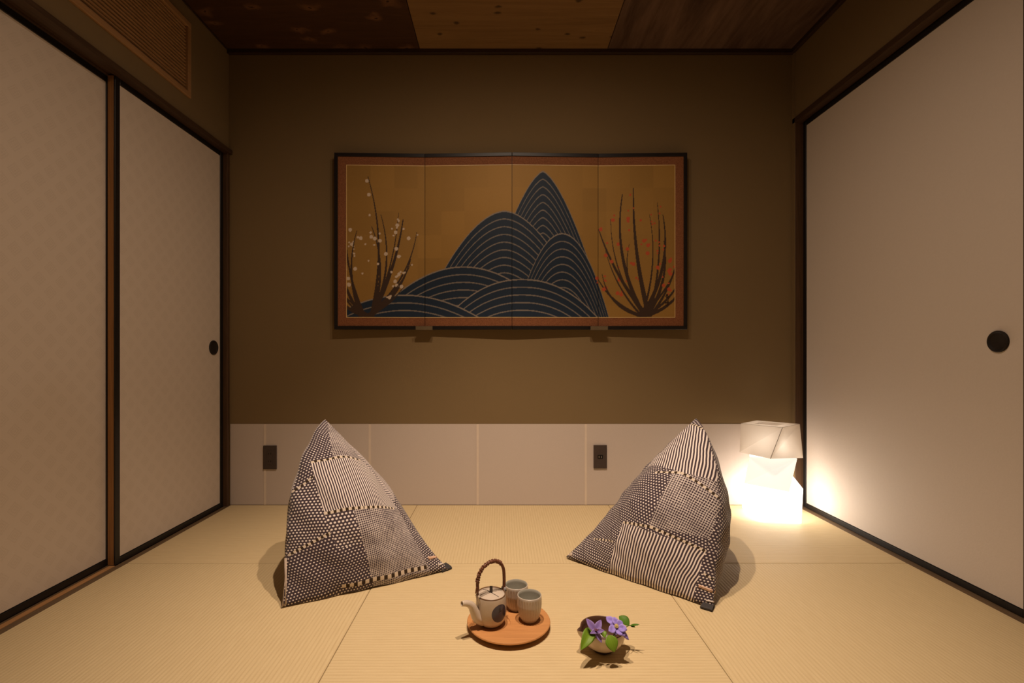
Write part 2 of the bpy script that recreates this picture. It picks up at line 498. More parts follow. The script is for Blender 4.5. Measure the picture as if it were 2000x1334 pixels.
# a plain generic landscape: gilt ground, dark blue hills with grey contour lines, brown grasses with small dots
def painting_colours(px, py):
    """px, py: arrays in the frame of the screen (photo pixels used only as a ruler)"""
    n = len(px)
    rng = np.random.RandomState(3)
    leaf = 46.0
    gx = np.floor((px - 678) / leaf).astype(int); gy = np.floor((py - 320) / leaf).astype(int)
    h = np.sin(gx * 12.9898 + gy * 78.233) * 43758.5453
    h = h - np.floor(h)
    gold = np.array([0.35, 0.195, 0.046])
    colr = gold[None, :] * (0.93 + 0.14 * h)[:, None]
    colr *= (0.97 + 0.06 * rng.rand(n))[:, None]
    gilt = np.ones(n)
    def put(mask, c, a=1.0):
        colr[mask] = colr[mask] * (1 - a) + np.array(c) * a
        gilt[mask] = 0
    # hills: (centre x, top y, half width, roundness), painted from back to front
    hills = [(1060, 334, 125, 1.5), (985, 412, 165, 1.8), (1098, 455, 92, 2.0), (905, 520, 180, 2.0), (1020, 545, 150, 2.2), (790, 575, 150, 2.0)]
    for hx, hy, hw, ro in hills:
        u = np.clip(np.abs(px - hx) / hw, 0, 1)
        top = hy + (622 - hy) * (u ** ro)
        d = py - top
        m = (d > 0) & (np.abs(px - hx) < hw)
        put(m, (0.012, 0.026, 0.050))
        ln = m & (np.mod(d, 15.0) < 2.4) & (d < 140)
        put(ln, (0.20, 0.175, 0.15))
        put(m & (d < 2.6), (0.26, 0.22, 0.18))
    # grasses: slender stems with dots
    def stem(x0, y0, x1, y1, bend, wd, c):
        L = max(1.0, math.hypot(x1 - x0, y1 - y0))
        tx, ty = (x1 - x0) / L, (y1 - y0) / L
        t = (px - x0) * tx + (py - y0) * ty
        s = (px - x0) * -ty + (py - y0) * tx
        tt = np.clip(t / L, 0, 1)
        off = bend * 4 * tt * (1 - tt)
        put((t > 0) & (t < L) & (np.abs(s - off) < wd * (1.25 - tt)), c)
    def dot(x, y, r, c): put((px - x) ** 2 + (py - y) ** 2 < r * r, c)
    rs = random.Random(11)
    for clump, n_st, dotc, lo in (((715, 618), 17, (0.62, 0.50, 0.38), 330), ((1262, 618), 17, (0.50, 0.085, 0.03), 335)):
        for k in range(n_st):
            a = -62 + 124 * k / (n_st - 1) + rs.uniform(-4, 4)
            ln_ = rs.uniform(170, 290) * (1 - 0.25 * abs(a) / 60)
            x1 = clump[0] + ln_ * math.sin(math.radians(a)) * 0.62; y1 = clump[1] - ln_ * math.cos(math.radians(a)) * 0.95
            x0 = clump[0] + rs.uniform(-12, 12)
            bend = rs.uniform(8, 22) * (1 if a > 0 else -1)
            stem(x0, clump[1], x1, y1, bend, rs.uniform(1.5, 4.2), (0.050, 0.028, 0.018))
            for q in range(5):
                t = rs.uniform(0.5, 1.0)
                dot(x0 + (x1 - x0) * t + rs.uniform(-8, 8), clump[1] + (y1 - clump[1]) * t + rs.uniform(-8, 8), rs.choice((1.8, 2.2, 3.6)), dotc)
    # the small ink mark low on the right
    for (a, b, c, d) in ((1302, 574, 1306, 580), (1301, 581, 1308, 578), (1306, 579, 1305, 589), (1304, 575, 1299, 580),
                         (1299, 592, 1309, 590), (1304, 587, 1305, 599), (1300, 596, 1309, 594)):
        stem(a, b, c, d, 0, 1.25, (0.03, 0.012, 0.006))
    return colr, gilt

scr = empty('folding_screen', (0.05, 2.53, 0.90))
tag(scr, 'four panel gilt painted screen with black frame mounted on back wall', 'screen')
SX = [653, 830, 1000, 1168, 1342]
SYd = [2.500, 2.514, 2.497, 2.513, 2.500]
STOP = [(299, 2.500), (300.5, 2.514), (298.5, 2.497), (300, 2.513), (298, 2.500)]
ZT, ZB = atY(0, 299, 2.502).z, atY(0, 643.5, 2.502).z
SO = Vector(scr.location)
def screen_panel(k):
    A = atY(SX[k], 400, SYd[k]); B = atY(SX[k + 1], 400, SYd[k + 1])
    ux = Vector((B.x - A.x, B.y - A.y, 0)); W = ux.length; ux.normalize()
    nrm = Vector((ux.y, -ux.x, 0))        # towards the room
    p = empty('screen_panel', Vector((A.x, A.y, ZB)) - SO, scr)
    ang = math.atan2(ux.y, ux.x)
    p.rotation_euler = (0, 0, ang)
    hgt = ZT - ZB
    l0, r0 = (0.018 if k == 0 else 0.0012), (0.018 if k == 3 else 0.0012)
    bd = 0.0425
    gap = 0.0008
    # local: x along the panel, -y towards the room
    boxo('backing_board', (gap, W - gap, 0.0, 0.017, 0.0, hgt), M_SCR_FRAME, p)
    boxo('frame_rail', (gap, W - gap, -0.006, 0.0, hgt - 0.018, hgt), M_SCR_FRAME, p, bev=0.001)
    boxo('frame_rail', (gap, W - gap, -0.006, 0.0, 0.0, 0.018), M_SCR_FRAME, p, bev=0.001)
    if k == 0: boxo('frame_stile', (gap, 0.018, -0.006, 0.0, 0.018, hgt - 0.018), M_SCR_FRAME, p, bev=0.001)
    if k == 3: boxo('frame_stile', (W - 0.018, W - gap, -0.006, 0.0, 0.018, hgt - 0.018), M_SCR_FRAME, p, bev=0.001)
    b0, b1 = 0.018 + bd, hgt - 0.018 - bd
    boxo('brocade_border', (l0, W - r0, -0.0012, 0.0, b1, hgt - 0.018), M_BROC, p)
    boxo('brocade_border', (l0, W - r0, -0.0012, 0.0, 0.018, b0), M_BROC, p)
    pl, pr = l0, W - r0
    if k == 0:
        boxo('brocade_border', (l0, l0 + bd, -0.0012, 0.0, b0, b1), M_BROC, p); pl = l0 + bd
    if k == 3:
        boxo('brocade_border', (W - r0 - bd, W - r0, -0.0012, 0.0, b0, b1), M_BROC, p); pr = W - r0 - bd
    boxo('gold_line', (pl, pr, -0.0022, -0.0008, b1 - 0.0025, b1 + 0.0012), M_GOLDLINE, p)
    boxo('gold_line', (pl, pr, -0.0022, -0.0008, b0 - 0.0012, b0 + 0.0025), M_GOLDLINE, p)
    if k == 0: boxo('gold_line', (pl - 0.0012, pl + 0.0025, -0.0022, -0.0008, b0, b1), M_GOLDLINE, p)
    if k == 3: boxo('gold_line', (pr - 0.0025, pr + 0.0012, -0.0022, -0.0008, b0, b1), M_GOLDLINE, p)
    # the painted sheet, a fine grid that carries the picture as a colour attribute
    nx = int((pr - pl) / 0.0024); nz = int((b1 - b0) / 0.0024)
    gx, gz = np.meshgrid(np.linspace(pl, pr, nx + 1), np.linspace(b0, b1, nz + 1))
    co = np.stack([gx.ravel(), np.full(gx.size, -0.0010), gz.ravel()], 1)
    idx = np.arange((nx + 1) * (nz + 1)).reshape(nz + 1, nx + 1)
    fc = np.stack([idx[:-1, :-1].ravel(), idx[:-1, 1:].ravel(), idx[1:, 1:].ravel(), idx[1:, :-1].ravel()], 1)
    me = bpy.data.meshes.new('painting')
    me.vertices.add(len(co)); me.vertices.foreach_set('co', co.ravel())
    me.loops.add(fc.size); me.loops.foreach_set('vertex_index', fc.ravel())
    me.polygons.add(len(fc)); me.polygons.foreach_set('loop_start', np.arange(0, fc.size, 4)); me.polygons.foreach_set('loop_total', np.full(len(fc), 4))
    me.update(calc_edges=True)
    ppx = SX[k] + gx.ravel() / W * (SX[k + 1] - SX[k])
    ppy = 643.5 - gz.ravel() / hgt * (643.5 - 299)
    cc, gi = painting_colours(ppx, ppy)
    a = me.attributes.new('paint', 'FLOAT_COLOR', 'POINT')
    a.data.foreach_set('color', np.concatenate([cc, np.ones((len(cc), 1))], 1).astype(np.float32).ravel())
    a = me.attributes.new('gilt', 'FLOAT', 'POINT'); a.data.foreach_set('value', gi.astype(np.float32))
    o = bpy.data.objects.new('painting', me); COL.objects.link(o); o.parent = p
    me.materials.append(M_PAINT)
    tag(o, 'gilt painted sheet')
for k in range(4): screen_panel(k)
M_BRACKET = plain('bracket_brown', (0.13, 0.092, 0.048), 0.7)
for q, (xa, xb, lab) in enumerate(((812, 845, 'small brown wall bracket under the left half of the screen'), (1153, 1187, 'small brown wall bracket under the right half of the screen'))):
    a = atY(xa, 644, 2.49); b = atY(xb, 644, 2.49)
    br = empty('screen_bracket', ((a.x + b.x) / 2, YW, ZB - 0.0042))
    tag(br, lab, 'bracket', 'screen brackets')
    hw = (b.x - a.x) / 2
    boxo('shelf_plate', (-hw, hw, -0.054, 0, 0.0012, 0.0042), M_BRACKET, br, bev=0.001)
    boxo('lip', (-hw, hw, -0.0565, -0.054, 0.0012, 0.020), M_BRACKET, br, bev=0.001)

# ================================================================== wall outlets
M_PLATE = plain('plate_brown', (0.060, 0.042, 0.034), 0.5, 0.35, 0.06)
M_SLOT = plain('slot_black', (0.008, 0.006, 0.005), 0.5)
M_PIN = plain('pin_metal', (0.55, 0.48, 0.38), 0.35, 0.5, metal=0.8)
def plate(px, py0, py1, name, label, kind):
    c = atY(px, (py0 + py1) / 2, YW - 0.002)
    hw = 13.0 / F * YW; hh = (py1 - py0) / 2 / F * YW
    o = empty(name, (c.x, YW - 0.0022, c.z)); tag(o, label, 'outlet', 'outlets in the wainscot')
    boxo('cover_plate', (-hw, hw, -0.007, 0.0002, -hh, hh), M_PLATE, o, bev=0.0022, seg=2)
    if kind == 'power':
        boxo('socket_insert', (-hw * 0.38, hw * 0.38, -0.0082, -0.0068, -hh * 0.62, hh * 0.62), M_PLATE, o, bev=0.0008)
        for dz in (-hh * 0.32, hh * 0.32):
            for dx in (-0.0062, 0.0062):
                boxo('socket_slot', (dx - 0.0013, dx + 0.0013, -0.0086, -0.0078, dz - 0.0045, dz + 0.0045), M_SLOT, o)
    else:
        boxo('jack_hole', (-hw * 0.40, hw * 0.40, -0.0080, -0.0068, -hh * 0.17, hh * 0.17), M_SLOT, o, bev=0.0006)
        for dx in (-0.0065, 0.0055):
            boxo('jack_pin', (dx - 0.0018, dx + 0.0018, -0.0086, -0.0079, -0.005, 0.005), M_PIN, o)
plate(528, 870, 916, 'power_outlet', 'dark brown double power outlet behind the left floor cushion', 'power')
plate(1172, 869, 914.5, 'network_outlet', 'dark brown outlet with one small jack beside the right floor cushion', 'jack')

# ================================================================== pyramid floor cushions
DARKC = (0.058, 0.041, 0.050); PALE = (0.80, 0.71, 0.66)
class Fabric(Mat):
    def __init__(s, name):
        super().__init__(name, 0.9, 0.1)
        s.b.inputs['Sheen Weight'].default_value = 0.15
        s.u = s.uv()
        # slight waviness of the cloth
        wz = s.n('ShaderNodeTexNoise', {'Vector': s.u, 'Scale': 22.0, 'Detail': 2.0}).outputs['Color']
        dv = s.n('ShaderNodeVectorMath', {0: wz, 1: (0.5, 0.5, 0.5)}, operation='SUBTRACT').outputs[0]
        dv = s.n('ShaderNodeVectorMath', {0: dv, 'Scale': 0.0045}, operation='SCALE').outputs[0]
        s.uw = s.n('ShaderNodeVectorMath', {0: s.u, 1: dv}, operation='ADD').outputs[0]
    def dot2(s, v, d, c):
        return s.math('SUBTRACT', s.n('ShaderNodeVectorMath', {0: v, 1: (d[0], d[1], 0)}, operation='DOT_PRODUCT').outputs['Value'], c)
    def side(s, p, q):
        """1 on the left of p -> q"""
        nx, ny = -(q[1] - p[1]), q[0] - p[0]
        return s.math('GREATER_THAN', s.dot2(s.u, (nx, ny), nx * p[0] + ny * p[1]), 0.0)
    def AND(s, *m):
        r = m[0]
        for x in m[1:]: r = s.math('MULTIPLY', r, x)
        return r
    def NOT(s, m): return s.math('SUBTRACT', 1.0, m)
    def dots(s, pitch=0.0105, size=0.30, ang=0.0, v=None):
        ca, sa = math.cos(ang), math.sin(ang); v = v or s.uw
        a = s.math('DIVIDE', s.dot2(v, (ca, sa), -7.0), pitch); b = s.math('DIVIDE', s.dot2(v, (-sa, ca), -7.0), pitch * 0.85)
        row = s.math('MULTIPLY', s.math('FLOORED_MODULO', s.math('FLOOR', b), 2.0), 0.5)
        fa = s.math('SUBTRACT', s.math('FRACT', s.math('ADD', a, row)), 0.5); fb = s.math('SUBTRACT', s.math('FRACT', b), 0.5)
        r = s.math('SQRT', s.math('ADD', s.math('MULTIPLY', fa, fa), s.math('MULTIPLY', fb, fb)))
        return s.n('ShaderNodeMapRange', {0: r, 1: size + 0.06, 2: size - 0.06, 3: 0.0, 4: 1.0}).outputs[0]
    def stripes(s, d, pitch=0.0085, duty=0.50):
        t = s.math('FRACT', s.math('DIVIDE', s.dot2(s.uw, d, -7.0), pitch))
        return s.math('LESS_THAN', t, duty)
    def weave(s, d, pitch=0.0058):
        e = (-d[1], d[0])
        n1 = s.noise(s.map(s.u, (1, 1, 1)), 130, 2); n2 = s.noise(s.u, 16, 2)
        th = s.math('ADD', 0.06, s.math('MULTIPLY', n2, 0.42))
        a = s.math('LESS_THAN', s.math('FRACT', s.math('DIVIDE', s.dot2(s.uw, d, -7.0), pitch)), th)
        b = s.math('LESS_THAN', s.math('FRACT', s.math('DIVIDE', s.dot2(s.uw, e, -7.0), pitch)), th)
        return s.math('MULTIPLY', s.math('MAXIMUM', a, b), s.math('ADD', 0.35, s.math('MULTIPLY', n1, 0.75)))
    def seam(s, p, q, wd=0.0036, pitch=0.0150, off=0.0):
        """returns (mask, checker) of a stitched strip from p to q"""
        L = math.hypot(q[0] - p[0], q[1] - p[1]); d = ((q[0] - p[0]) / L, (q[1] - p[1]) / L); n = (-d[1], d[0])
        t = s.dot2(s.u, d, d[0] * p[0] + d[1] * p[1]); e = s.math('ABSOLUTE', s.dot2(s.u, n, n[0] * p[0] + n[1] * p[1]))
        m = s.AND(s.math('LESS_THAN', e, wd), s.math('GREATER_THAN', t, 0.0), s.math('LESS_THAN', t, L))
        ck = s.math('LESS_THAN', s.math('FRACT', s.math('DIVIDE', s.math('ADD', t, off), pitch)), 0.52)
        return m, ck
    def choose(s, base, mask, other):
        return s.math('ADD', s.math('MULTIPLY', base, s.NOT(mask)), s.math('MULTIPLY', other, mask))
    def finish(s, f, bands):
        c = s.mix(f, DARKC, PALE)
        for m, ck in bands:
            c = s.mix(m, c, s.mix(ck, (0.040, 0.024, 0.012), (0.66, 0.56, 0.45)))
        s.col(c)
        s.bump(s.math('ADD', f, s.noise(s.u, 60, 3)), 0.35, 0.0015)
        return s.m

def cushion_mesh(A, B, C, D, K, kf, asym, n=44):
    """A apex, B and C front corners, D back corner. K: bulge of each edge pair, kf: bulge of each face."""
    V = [Vector(A), Vector(B), Vector(C), Vector(D)]
    cen = (V[0] + V[1] + V[2] + V[3]) / 4
    bm = bmesh.new(); uvl = bm.loops.layers.uv.new('UVMap')
    cache = {}
    faces = [(0, 1, 2), (0, 2, 3), (0, 3, 1), (1, 3, 2)]
    def pos(wt):
        p = V[0] * wt[0] + V[1] * wt[1] + V[2] * wt[2] + V[3] * wt[3]
        d = (p - cen); L = d.length
        d.normalize()
        k = sum((K[(i, j)] + asym.get((i, j), 0) * (wt[i] - wt[j])) * 4 * wt[i] * wt[j] for (i, j) in K)
        q = p + d * k
        for f, (i, j, l) in enumerate(faces):
            nn = (V[j] - V[i]).cross(V[l] - V[i]).normalized()
            if nn.dot(V[i] - cen) < 0: nn = -nn
            q += nn * kf[f] * (27 * wt[i] * wt[j] * wt[l]) ** 0.75
        # gentle wrinkles
        q += d * 0.0035 * math.sin(q.x * 41 + q.z * 57) * math.sin(q.y * 37 - q.z * 29) * min(1, 6 * sum(wt[i] * wt[j] for (i, j) in K))
        if q.z < 0.002: q.z = 0.002 + (q.z - 0.002) * 0.0
        return q
    def vert(key):
        if key not in cache: cache[key] = bm.verts.new(pos([x / n for x in key]))
        return cache[key]
    for f, (i, j, l) in enumerate(faces):
        ex = (V[l] - V[j]).normalized(); base = V[j]
        nz = ex.cross(V[i] - V[j]).normalized(); ey = nz.cross(ex)
        off = Vector((f * 2.0, 0))
        def uvof(key):
            wt = [x / n for x in key]
            p = V[0] * wt[0] + V[1] * wt[1] + V[2] * wt[2] + V[3] * wt[3] - base
            return (p.dot(ex) + off.x, p.dot(ey))
        def key(a, b):      # a towards j, b towards l
            k = [0, 0, 0, 0]; k[i] = n - a - b; k[j] = a; k[l] = b; return tuple(k)
        for a in range(n):
            for b in range(n - a):
                tri = [key(a, b), key(a + 1, b), key(a, b + 1)]
                for t in ([tri] + ([[key(a + 1, b), key(a + 1, b + 1), key(a, b + 1)]] if a + b < n - 1 else [])):
                    try: fc = bm.faces.new([vert(k) for k in t])
                    except ValueError: continue
                    fc.smooth = True
                    for lp, k in zip(fc.loops, t): lp[uvl].uv = uvof(k)
    return bm

class Picker:
    """finds where a line of sight meets the cushion, and its cloth coordinate there"""
    def __init__(s, bm):
        bmesh.ops.recalc_face_normals(bm, faces=bm.faces[:])
        bm.faces.ensure_lookup_table(); s.bm = bm
        s.t = BVHTree.FromBMesh(bm); s.uvl = bm.loops.layers.uv.active
        bm.verts.index_update(); bm.verts.ensure_lookup_table()
        s.front = [f.index for f in bm.faces if max(l[s.uvl].uv.x for l in f.loops) < 1.2]
        s.tf = BVHTree.FromPolygons([v.co.copy() for v in bm.verts], [[v.index for v in bm.faces[i].verts] for i in s.front])
    def hit(s, px, py):
        r = ray(px, py).normalized()
        loc, nrm, i, d = s.t.ray_cast(Vector((0, 0, H)), r)
        if loc is None:
            # just outside the outline: take the nearest surface point near the expected distance
            best = None
            for q in range(60):
                r_ = s.t.find_nearest(atY(px, py, s.mean_y - 0.4 + q * 0.015))
                if best is None or r_[3] < best[3]: best = r_
            loc, nrm, i, d = best
        return loc, nrm, i
    def uv(s, px, py):
        loc, nrm, i, d = s.tf.ray_cast(Vector((0, 0, H)), ray(px, py).normalized())
        if loc is None:
            best = None                     # just past the fold: nearest point of the front cloth to the line of sight
            for q in range(40):
                r_ = s.tf.find_nearest(atY(px, py, s.mean_y - 0.35 + q * 0.02))
                if best is None or r_[3] < best[3]: best = r_
            loc, nrm, i, d = best
        f = s.bm.faces[s.front[i]]
        a, b, c = [l.vert.co for l in f.loops]; ua, ub, uc = [l[s.uvl].uv for l in f.loops]
        v0, v1, v2 = b - a, c - a, loc - a
        d00, d01, d11, d20, d21 = v0.dot(v0), v0.dot(v1), v1.dot(v1), v2.dot(v0), v2.dot(v1)
        den = d00 * d11 - d01 * d01
        v = (d11 * d20 - d01 * d21) / den; w_ = (d00 * d21 - d01 * d20) / den
        r = ua * (1 - v - w_) + ub * v + uc * w_
        return (r.x, r.y)

M_LEATHER = plain('tan_leather', (0.66, 0.43, 0.30), 0.6, 0.3)
M_INK = plain('label_ink', (0.10, 0.05, 0.03), 0.7)
M_LOOP = plain('grey_webbing', (0.050, 0.046, 0.046), 0.75, 0.2, 0.2, 600, 0.3)
M_WHITE_TAG = plain('white_woven_tag', (0.62, 0.55, 0.50), 0.8)
M_PIPE = plain('cream_zip_tape', (0.58, 0.47, 0.38), 0.8)

def sheet_on(bm_out, pk, quad, lift=0.0014, n=6, back=0.0008):
    """a thin cloth label lying on the cushion between four sight lines"""
    top, bot = [], []
    for a in range(n + 1):
        rt, rb = [], []
        for b in range(3):
            s, t = a / n, b / 2
            p0 = [quad[0][q] * (1 - s) + quad[1][q] * s for q in (0, 1)]; p1 = [quad[3][q] * (1 - s) + quad[2][q] * s for q in (0, 1)]
            loc, nrm, i = pk.hit(p0[0] * (1 - t) + p1[0] * t, p0[1] * (1 - t) + p1[1] * t)
            rt.append(bm_out.verts.new(loc + nrm * lift)); rb.append(bm_out.verts.new(loc - nrm * back))
        top.append(rt); bot.append(rb)
    for a in range(n):
        for b in range(2):
            bm_out.faces.new((top[a][b], top[a + 1][b], top[a + 1][b + 1], top[a][b + 1]))
            bm_out.faces.new((bot[a][b], bot[a][b + 1], bot[a + 1][b + 1], bot[a + 1][b]))
    for a in range(n):
        bm_out.faces.new((top[a][0], bot[a][0], bot[a + 1][0], top[a + 1][0])); bm_out.faces.new((top[a][2], top[a + 1][2], bot[a + 1][2], bot[a][2]))
    for b in range(2):
        bm_out.faces.new((top[0][b], top[0][b + 1], bot[0][b + 1], bot[0][b])); bm_out.faces.new((top[n][b], bot[n][b], bot[n][b + 1], top[n][b + 1]))

def loop_tag(parent, org, c0, c1, e0, e1, z0, z1):
    """folded webbing loop: from the cushion edge c0-c1 out to e0-e1 (floor points)"""
    bm = bmesh.new()
    c0, c1, e0, e1 = [Vector((p.x, p.y, 0)) for p in (c0, c1, e0, e1)]
    prof = [(0.0, z1), (0.45, z1 - 0.001), (0.86, z1 - 0.003), (0.98, z1 - 0.006), (1.0, (z0 + z1) / 2), (0.98, z0 + 0.001), (0.8, z0), (0.0, z0)]
    inner = [(0.0, z1 - 0.003), (0.45, z1 - 0.004), (0.84, z1 - 0.0065), (0.93, z1 - 0.008), (0.94, (z0 + z1) / 2), (0.93, z0 + 0.004), (0.8, z0 + 0.003), (0.0, z0 + 0.003)]
    def P(a, t, z): return (Vector((0, 0, z)) + (c0 if a == 0 else c1) * (1 - t) + (e0 if a == 0 else e1) * t) - org
    R = [[bm.verts.new(P(a, t, z)) for (t, z) in pr] for a in (0, 1) for pr in (prof, inner)]
    o0, i0, o1, i1 = R
    for k in range(len(prof) - 1):
        bm.faces.new((o0[k], o0[k + 1], o1[k + 1], o1[k])); bm.faces.new((i0[k], i1[k], i1[k + 1], i0[k + 1]))
        bm.faces.new((o0[k], i0[k], i0[k + 1], o0[k + 1])); bm.faces.new((o1[k], o1[k + 1], i1[k + 1], i1[k]))
    for k in (0, len(prof) - 1): bm.faces.new((o0[k], o1[k], i1[k], i0[k]))
    return link('webbing_loop', bm, M_LOOP, parent)

def finish_cushion(bm, name, label, mat, org):
    root = empty(name, org); tag(root, label, 'cushion', 'patchwork floor cushions')
    for v in bm.verts: v.co -= org
    body = link('cushion_body', bm, mat, root, True)
    return root

def shift_bm(bm, org):
    for v in bm.verts: v.co -= org
    return bm

# ---- left cushion
BL = atZ(549, 1186, 0.004); BR = atZ(876, 1112, 0.006)
mid = (BL + BR) / 2; dd = (BR - BL); perp = Vector((-dd.y, dd.x, 0)).normalized()
DL = mid + perp * 0.50 + Vector((0.03, 0, 0)); DL.z = 0.004
AL = atY(635, 819, mid.y + 0.20)
K1 = {(0, 1): 0.058, (0, 2): 0.004, (0, 3): 0.05, (1, 2): 0.004, (2, 3): 0.02, (1, 3): 0.012}
bmL = cushion_mesh(AL, BL, BR, DL, K1, [0.055, 0.05, 0.035, 0.0], {(0, 2): 0.035, (0, 1): 0.045})
pkL = Picker(bmL); pkL.mean_y = mid.y
def U(pk, *pts): return [pk.uv(*p) for p in pts]
fb = Fabric('left_cushion_patchwork')
def unit(p, q):
    L = math.hypot(q[0] - p[0], q[1] - p[1]); return ((q[0] - p[0]) / L, (q[1] - p[1]) / L)
a, b, c, d = U(pkL, (607, 903), (704, 899), (770, 993), (633, 1003))
e1, e2 = U(pkL, (690, 996), (725, 1124))
f1, f2 = U(pkL, (641, 835), (652, 900))
g1, g2 = U(pkL, (797, 1032), (836, 1106))
h1, h2 = U(pkL, (566, 962), (612, 930))
i1, i2 = U(pkL, (563, 1085), (645, 1041))
j1, j2 = U(pkL, (668, 1145), (834, 1107))
m1, m2 = U(pkL, (634, 1003), (660, 1075))
s2m, = U(pkL, (712, 991))
l1, l2 = U(pkL, (655, 1071), (706, 1064))
v = fb.dots(0.0098, 0.235, 0.1)
below2 = fb.NOT(fb.side(d, s2m))
# dots of several densities
v = fb.choose(v, fb.side(h1, h2), fb.dots(0.0084, 0.25, 0.25))
v = fb.choose(v, fb.AND(fb.NOT(fb.side(h1, h2)), fb.side(i1, i2)), fb.dots(0.0088, 0.285, -0.15))
v = fb.choose(v, fb.AND(below2, fb.side(l1, l2), fb.side(m1, m2)), fb.dots(0.0098, 0.30, 0.0))
right_e = fb.side(e1, e2)
v = fb.choose(v, fb.AND(below2, right_e), fb.weave(unit(e1, s2m)))
v = fb.choose(v, fb.AND(fb.side(g1, g2), below2), fb.dots(0.0088, 0.26, 0.3))
v = fb.choose(v, fb.AND(fb.side(a, b), fb.side(f1, f2)), fb.weave(unit(a, b), 0.0060))
v = fb.choose(v, fb.AND(fb.NOT(fb.side(a, b)), fb.side(a, d), fb.side(d, s2m)), fb.stripes(unit(a, b), 0.0060, 0.47))
bands = [fb.seam(a, b), fb.seam(d, s2m), fb.seam(s2m, c), fb.seam(i1, i2), fb.seam(j1, j2, 0.006, 0.024), fb.seam(h1, h2, 0.003)]
M_CUSH_L = fb.finish(v, bands)
orgL = Vector((mid.x, mid.y, 0.0))
acc = []
bmt = bmesh.new(); sheet_on(bmt, pkL, [(835, 1087.5), (853, 1085), (854, 1089), (838, 1093)]); acc.append(('leather_label', bmt, M_LEATHER, 'tan leather label'))
bmt = bmesh.new(); sheet_on(bmt, pkL, [(855, 1102), (869, 1096.5), (870, 1099.5), (857, 1105.5)], 0.0022); acc.append(('woven_tag', bmt, M_WHITE_TAG, 'white woven tag'))
bmt = bmesh.new(); sheet_on(bmt, pkL, [(555.5, 1090), (560, 1090), (560, 1180), (550, 1186)], 0.0018, 12); acc.append(('zip_tape', bmt, M_PIPE, 'cream zip tape along the edge'))
rootL = finish_cushion(bmL, 'pyramid_cushion', 'pyramid floor cushion in navy and cream patchwork, beside the double power outlet', M_CUSH_L, orgL)
for nme, bmx, mm, lab in acc: tag(link(nme, shift_bm(bmx, orgL), mm, rootL, True), lab)
loop_tag(rootL, orgL, atZ(853, 1107, 0.01), atZ(871, 1100, 0.01), atZ(864, 1119, 0.0), atZ(883, 1112, 0.0), 0.0006, 0.013)
bm = bmesh.new(); tube(bm, [atZ(812, 1117, 0.012) - orgL, atZ(813.5, 1120, 0.006) - orgL, atZ(814, 1124, 0.001) - orgL], 0.0011, 6); link('loose_thread', bm, M_WHITE_TAG, rootL)

# ---- right cushion
CL = atZ(1105, 1088, 0.006); CR = atZ(1393, 1188, 0.004)
mid = (CL + CR) / 2; dd = (CR - CL); perp = Vector((-dd.y, dd.x, 0)).normalized()
DR = mid + perp * 0.50 + Vector((-0.02, 0.02, 0)); DR.z = 0.004
AR = atY(1359, 817, mid.y + 0.20)
K2 = {(0, 1): 0.002, (0, 2): 0.074, (0, 3): 0.05, (1, 2): 0.004, (2, 3): 0.040, (1, 3): 0.02}
bmR = cushion_mesh(AR, CL, CR, DR, K2, [0.055, 0.04, 0.05, 0.0], {(0, 1): 0.03, (0, 2): 0.045})
pkR = Picker(bmR); pkR.mean_y = mid.y
fb = Fabric('right_cushion_patchwork')
t1, t2 = U(pkR, (1347, 826), (1373, 838))
A1, A2, A3 = U(pkR, (1279, 923), (1330, 923), (1409, 976))
B1, B2 = U(pkR, (1313, 925), (1267, 1024))
R1, R2 = U(pkR, (1399, 1012), (1378, 1077))
C1, C2, C3 = U(pkR, (1217, 1020), (1270, 1029), (1379, 1077))
D1, D2 = U(pkR, (1217, 1020), (1190, 1103))
E1, E2 = U(pkR, (1378, 1079), (1357, 1158))
G1, G2 = U(pkR, (1160, 1052), (1198, 1058))
W1, W2 = U(pkR, (1313, 872), (1286, 915))
H1, H2 = U(pkR, (1374, 1120), (1398, 1134))
v = fb.dots(0.0086, 0.25, -0.2)
upA = fb.AND(fb.side(A1, A2), fb.side(A2, A3))
belC = fb.NOT(fb.math('MAXIMUM', fb.side(C1, C2), fb.NOT(fb.NOT(fb.side(C2, C3)))))
aboveC = fb.AND(fb.side(C1, C2), fb.side(C2, C3))
v = fb.choose(v, fb.AND(upA, fb.NOT(fb.side(t1, t2))), fb.stripes(unit(A1, A2), 0.0075, 0.46))
v = fb.choose(v, fb.AND(upA, fb.NOT(fb.side(W1, W2)), fb.NOT(fb.side(t1, t2)), fb.NOT(fb.side(W2, W1))), fb.dots(0.008, 0.3))
v = fb.choose(v, fb.AND(fb.NOT(upA), aboveC, fb.side(B1, B2)), fb.weave(unit(B1, B2), 0.0060))
v = fb.choose(v, fb.AND(fb.NOT(upA), fb.side(R1, R2)), fb.dots(0.0088, 0.25, 0.2))
notC = fb.NOT(aboveC)
v = fb.choose(v, fb.AND(fb.NOT(fb.side(C1, C3)), fb.side(D1, D2), fb.NOT(fb.side(E1, E2))), fb.stripes(unit(C2, C3), 0.0090, 0.46))
v = fb.choose(v, fb.AND(fb.NOT(fb.side(C1, C3)), fb.side(E1, E2)), fb.dots(0.0102, 0.25, 0.1))
v = fb.choose(v, fb.AND(fb.NOT(fb.side(G1, G2)), fb.NOT(fb.side(D1, D2))), fb.dots(0.0090, 0.28, -0.1))
bands = [fb.seam(t1, t2), fb.seam(A1, A2), fb.seam(A2, A3), fb.seam(C1, C2), fb.seam(C2, C3), fb.seam(G1, G2, 0.003), fb.seam(H1, H2, 0.003)]
M_CUSH_R = fb.finish(v, bands)
orgR = Vector((mid.x, mid.y, 0.0))
acc = []
quad = [(1365.5, 1141.5), (1397, 1153.5), (1395.5, 1159.5), (1364, 1147)]
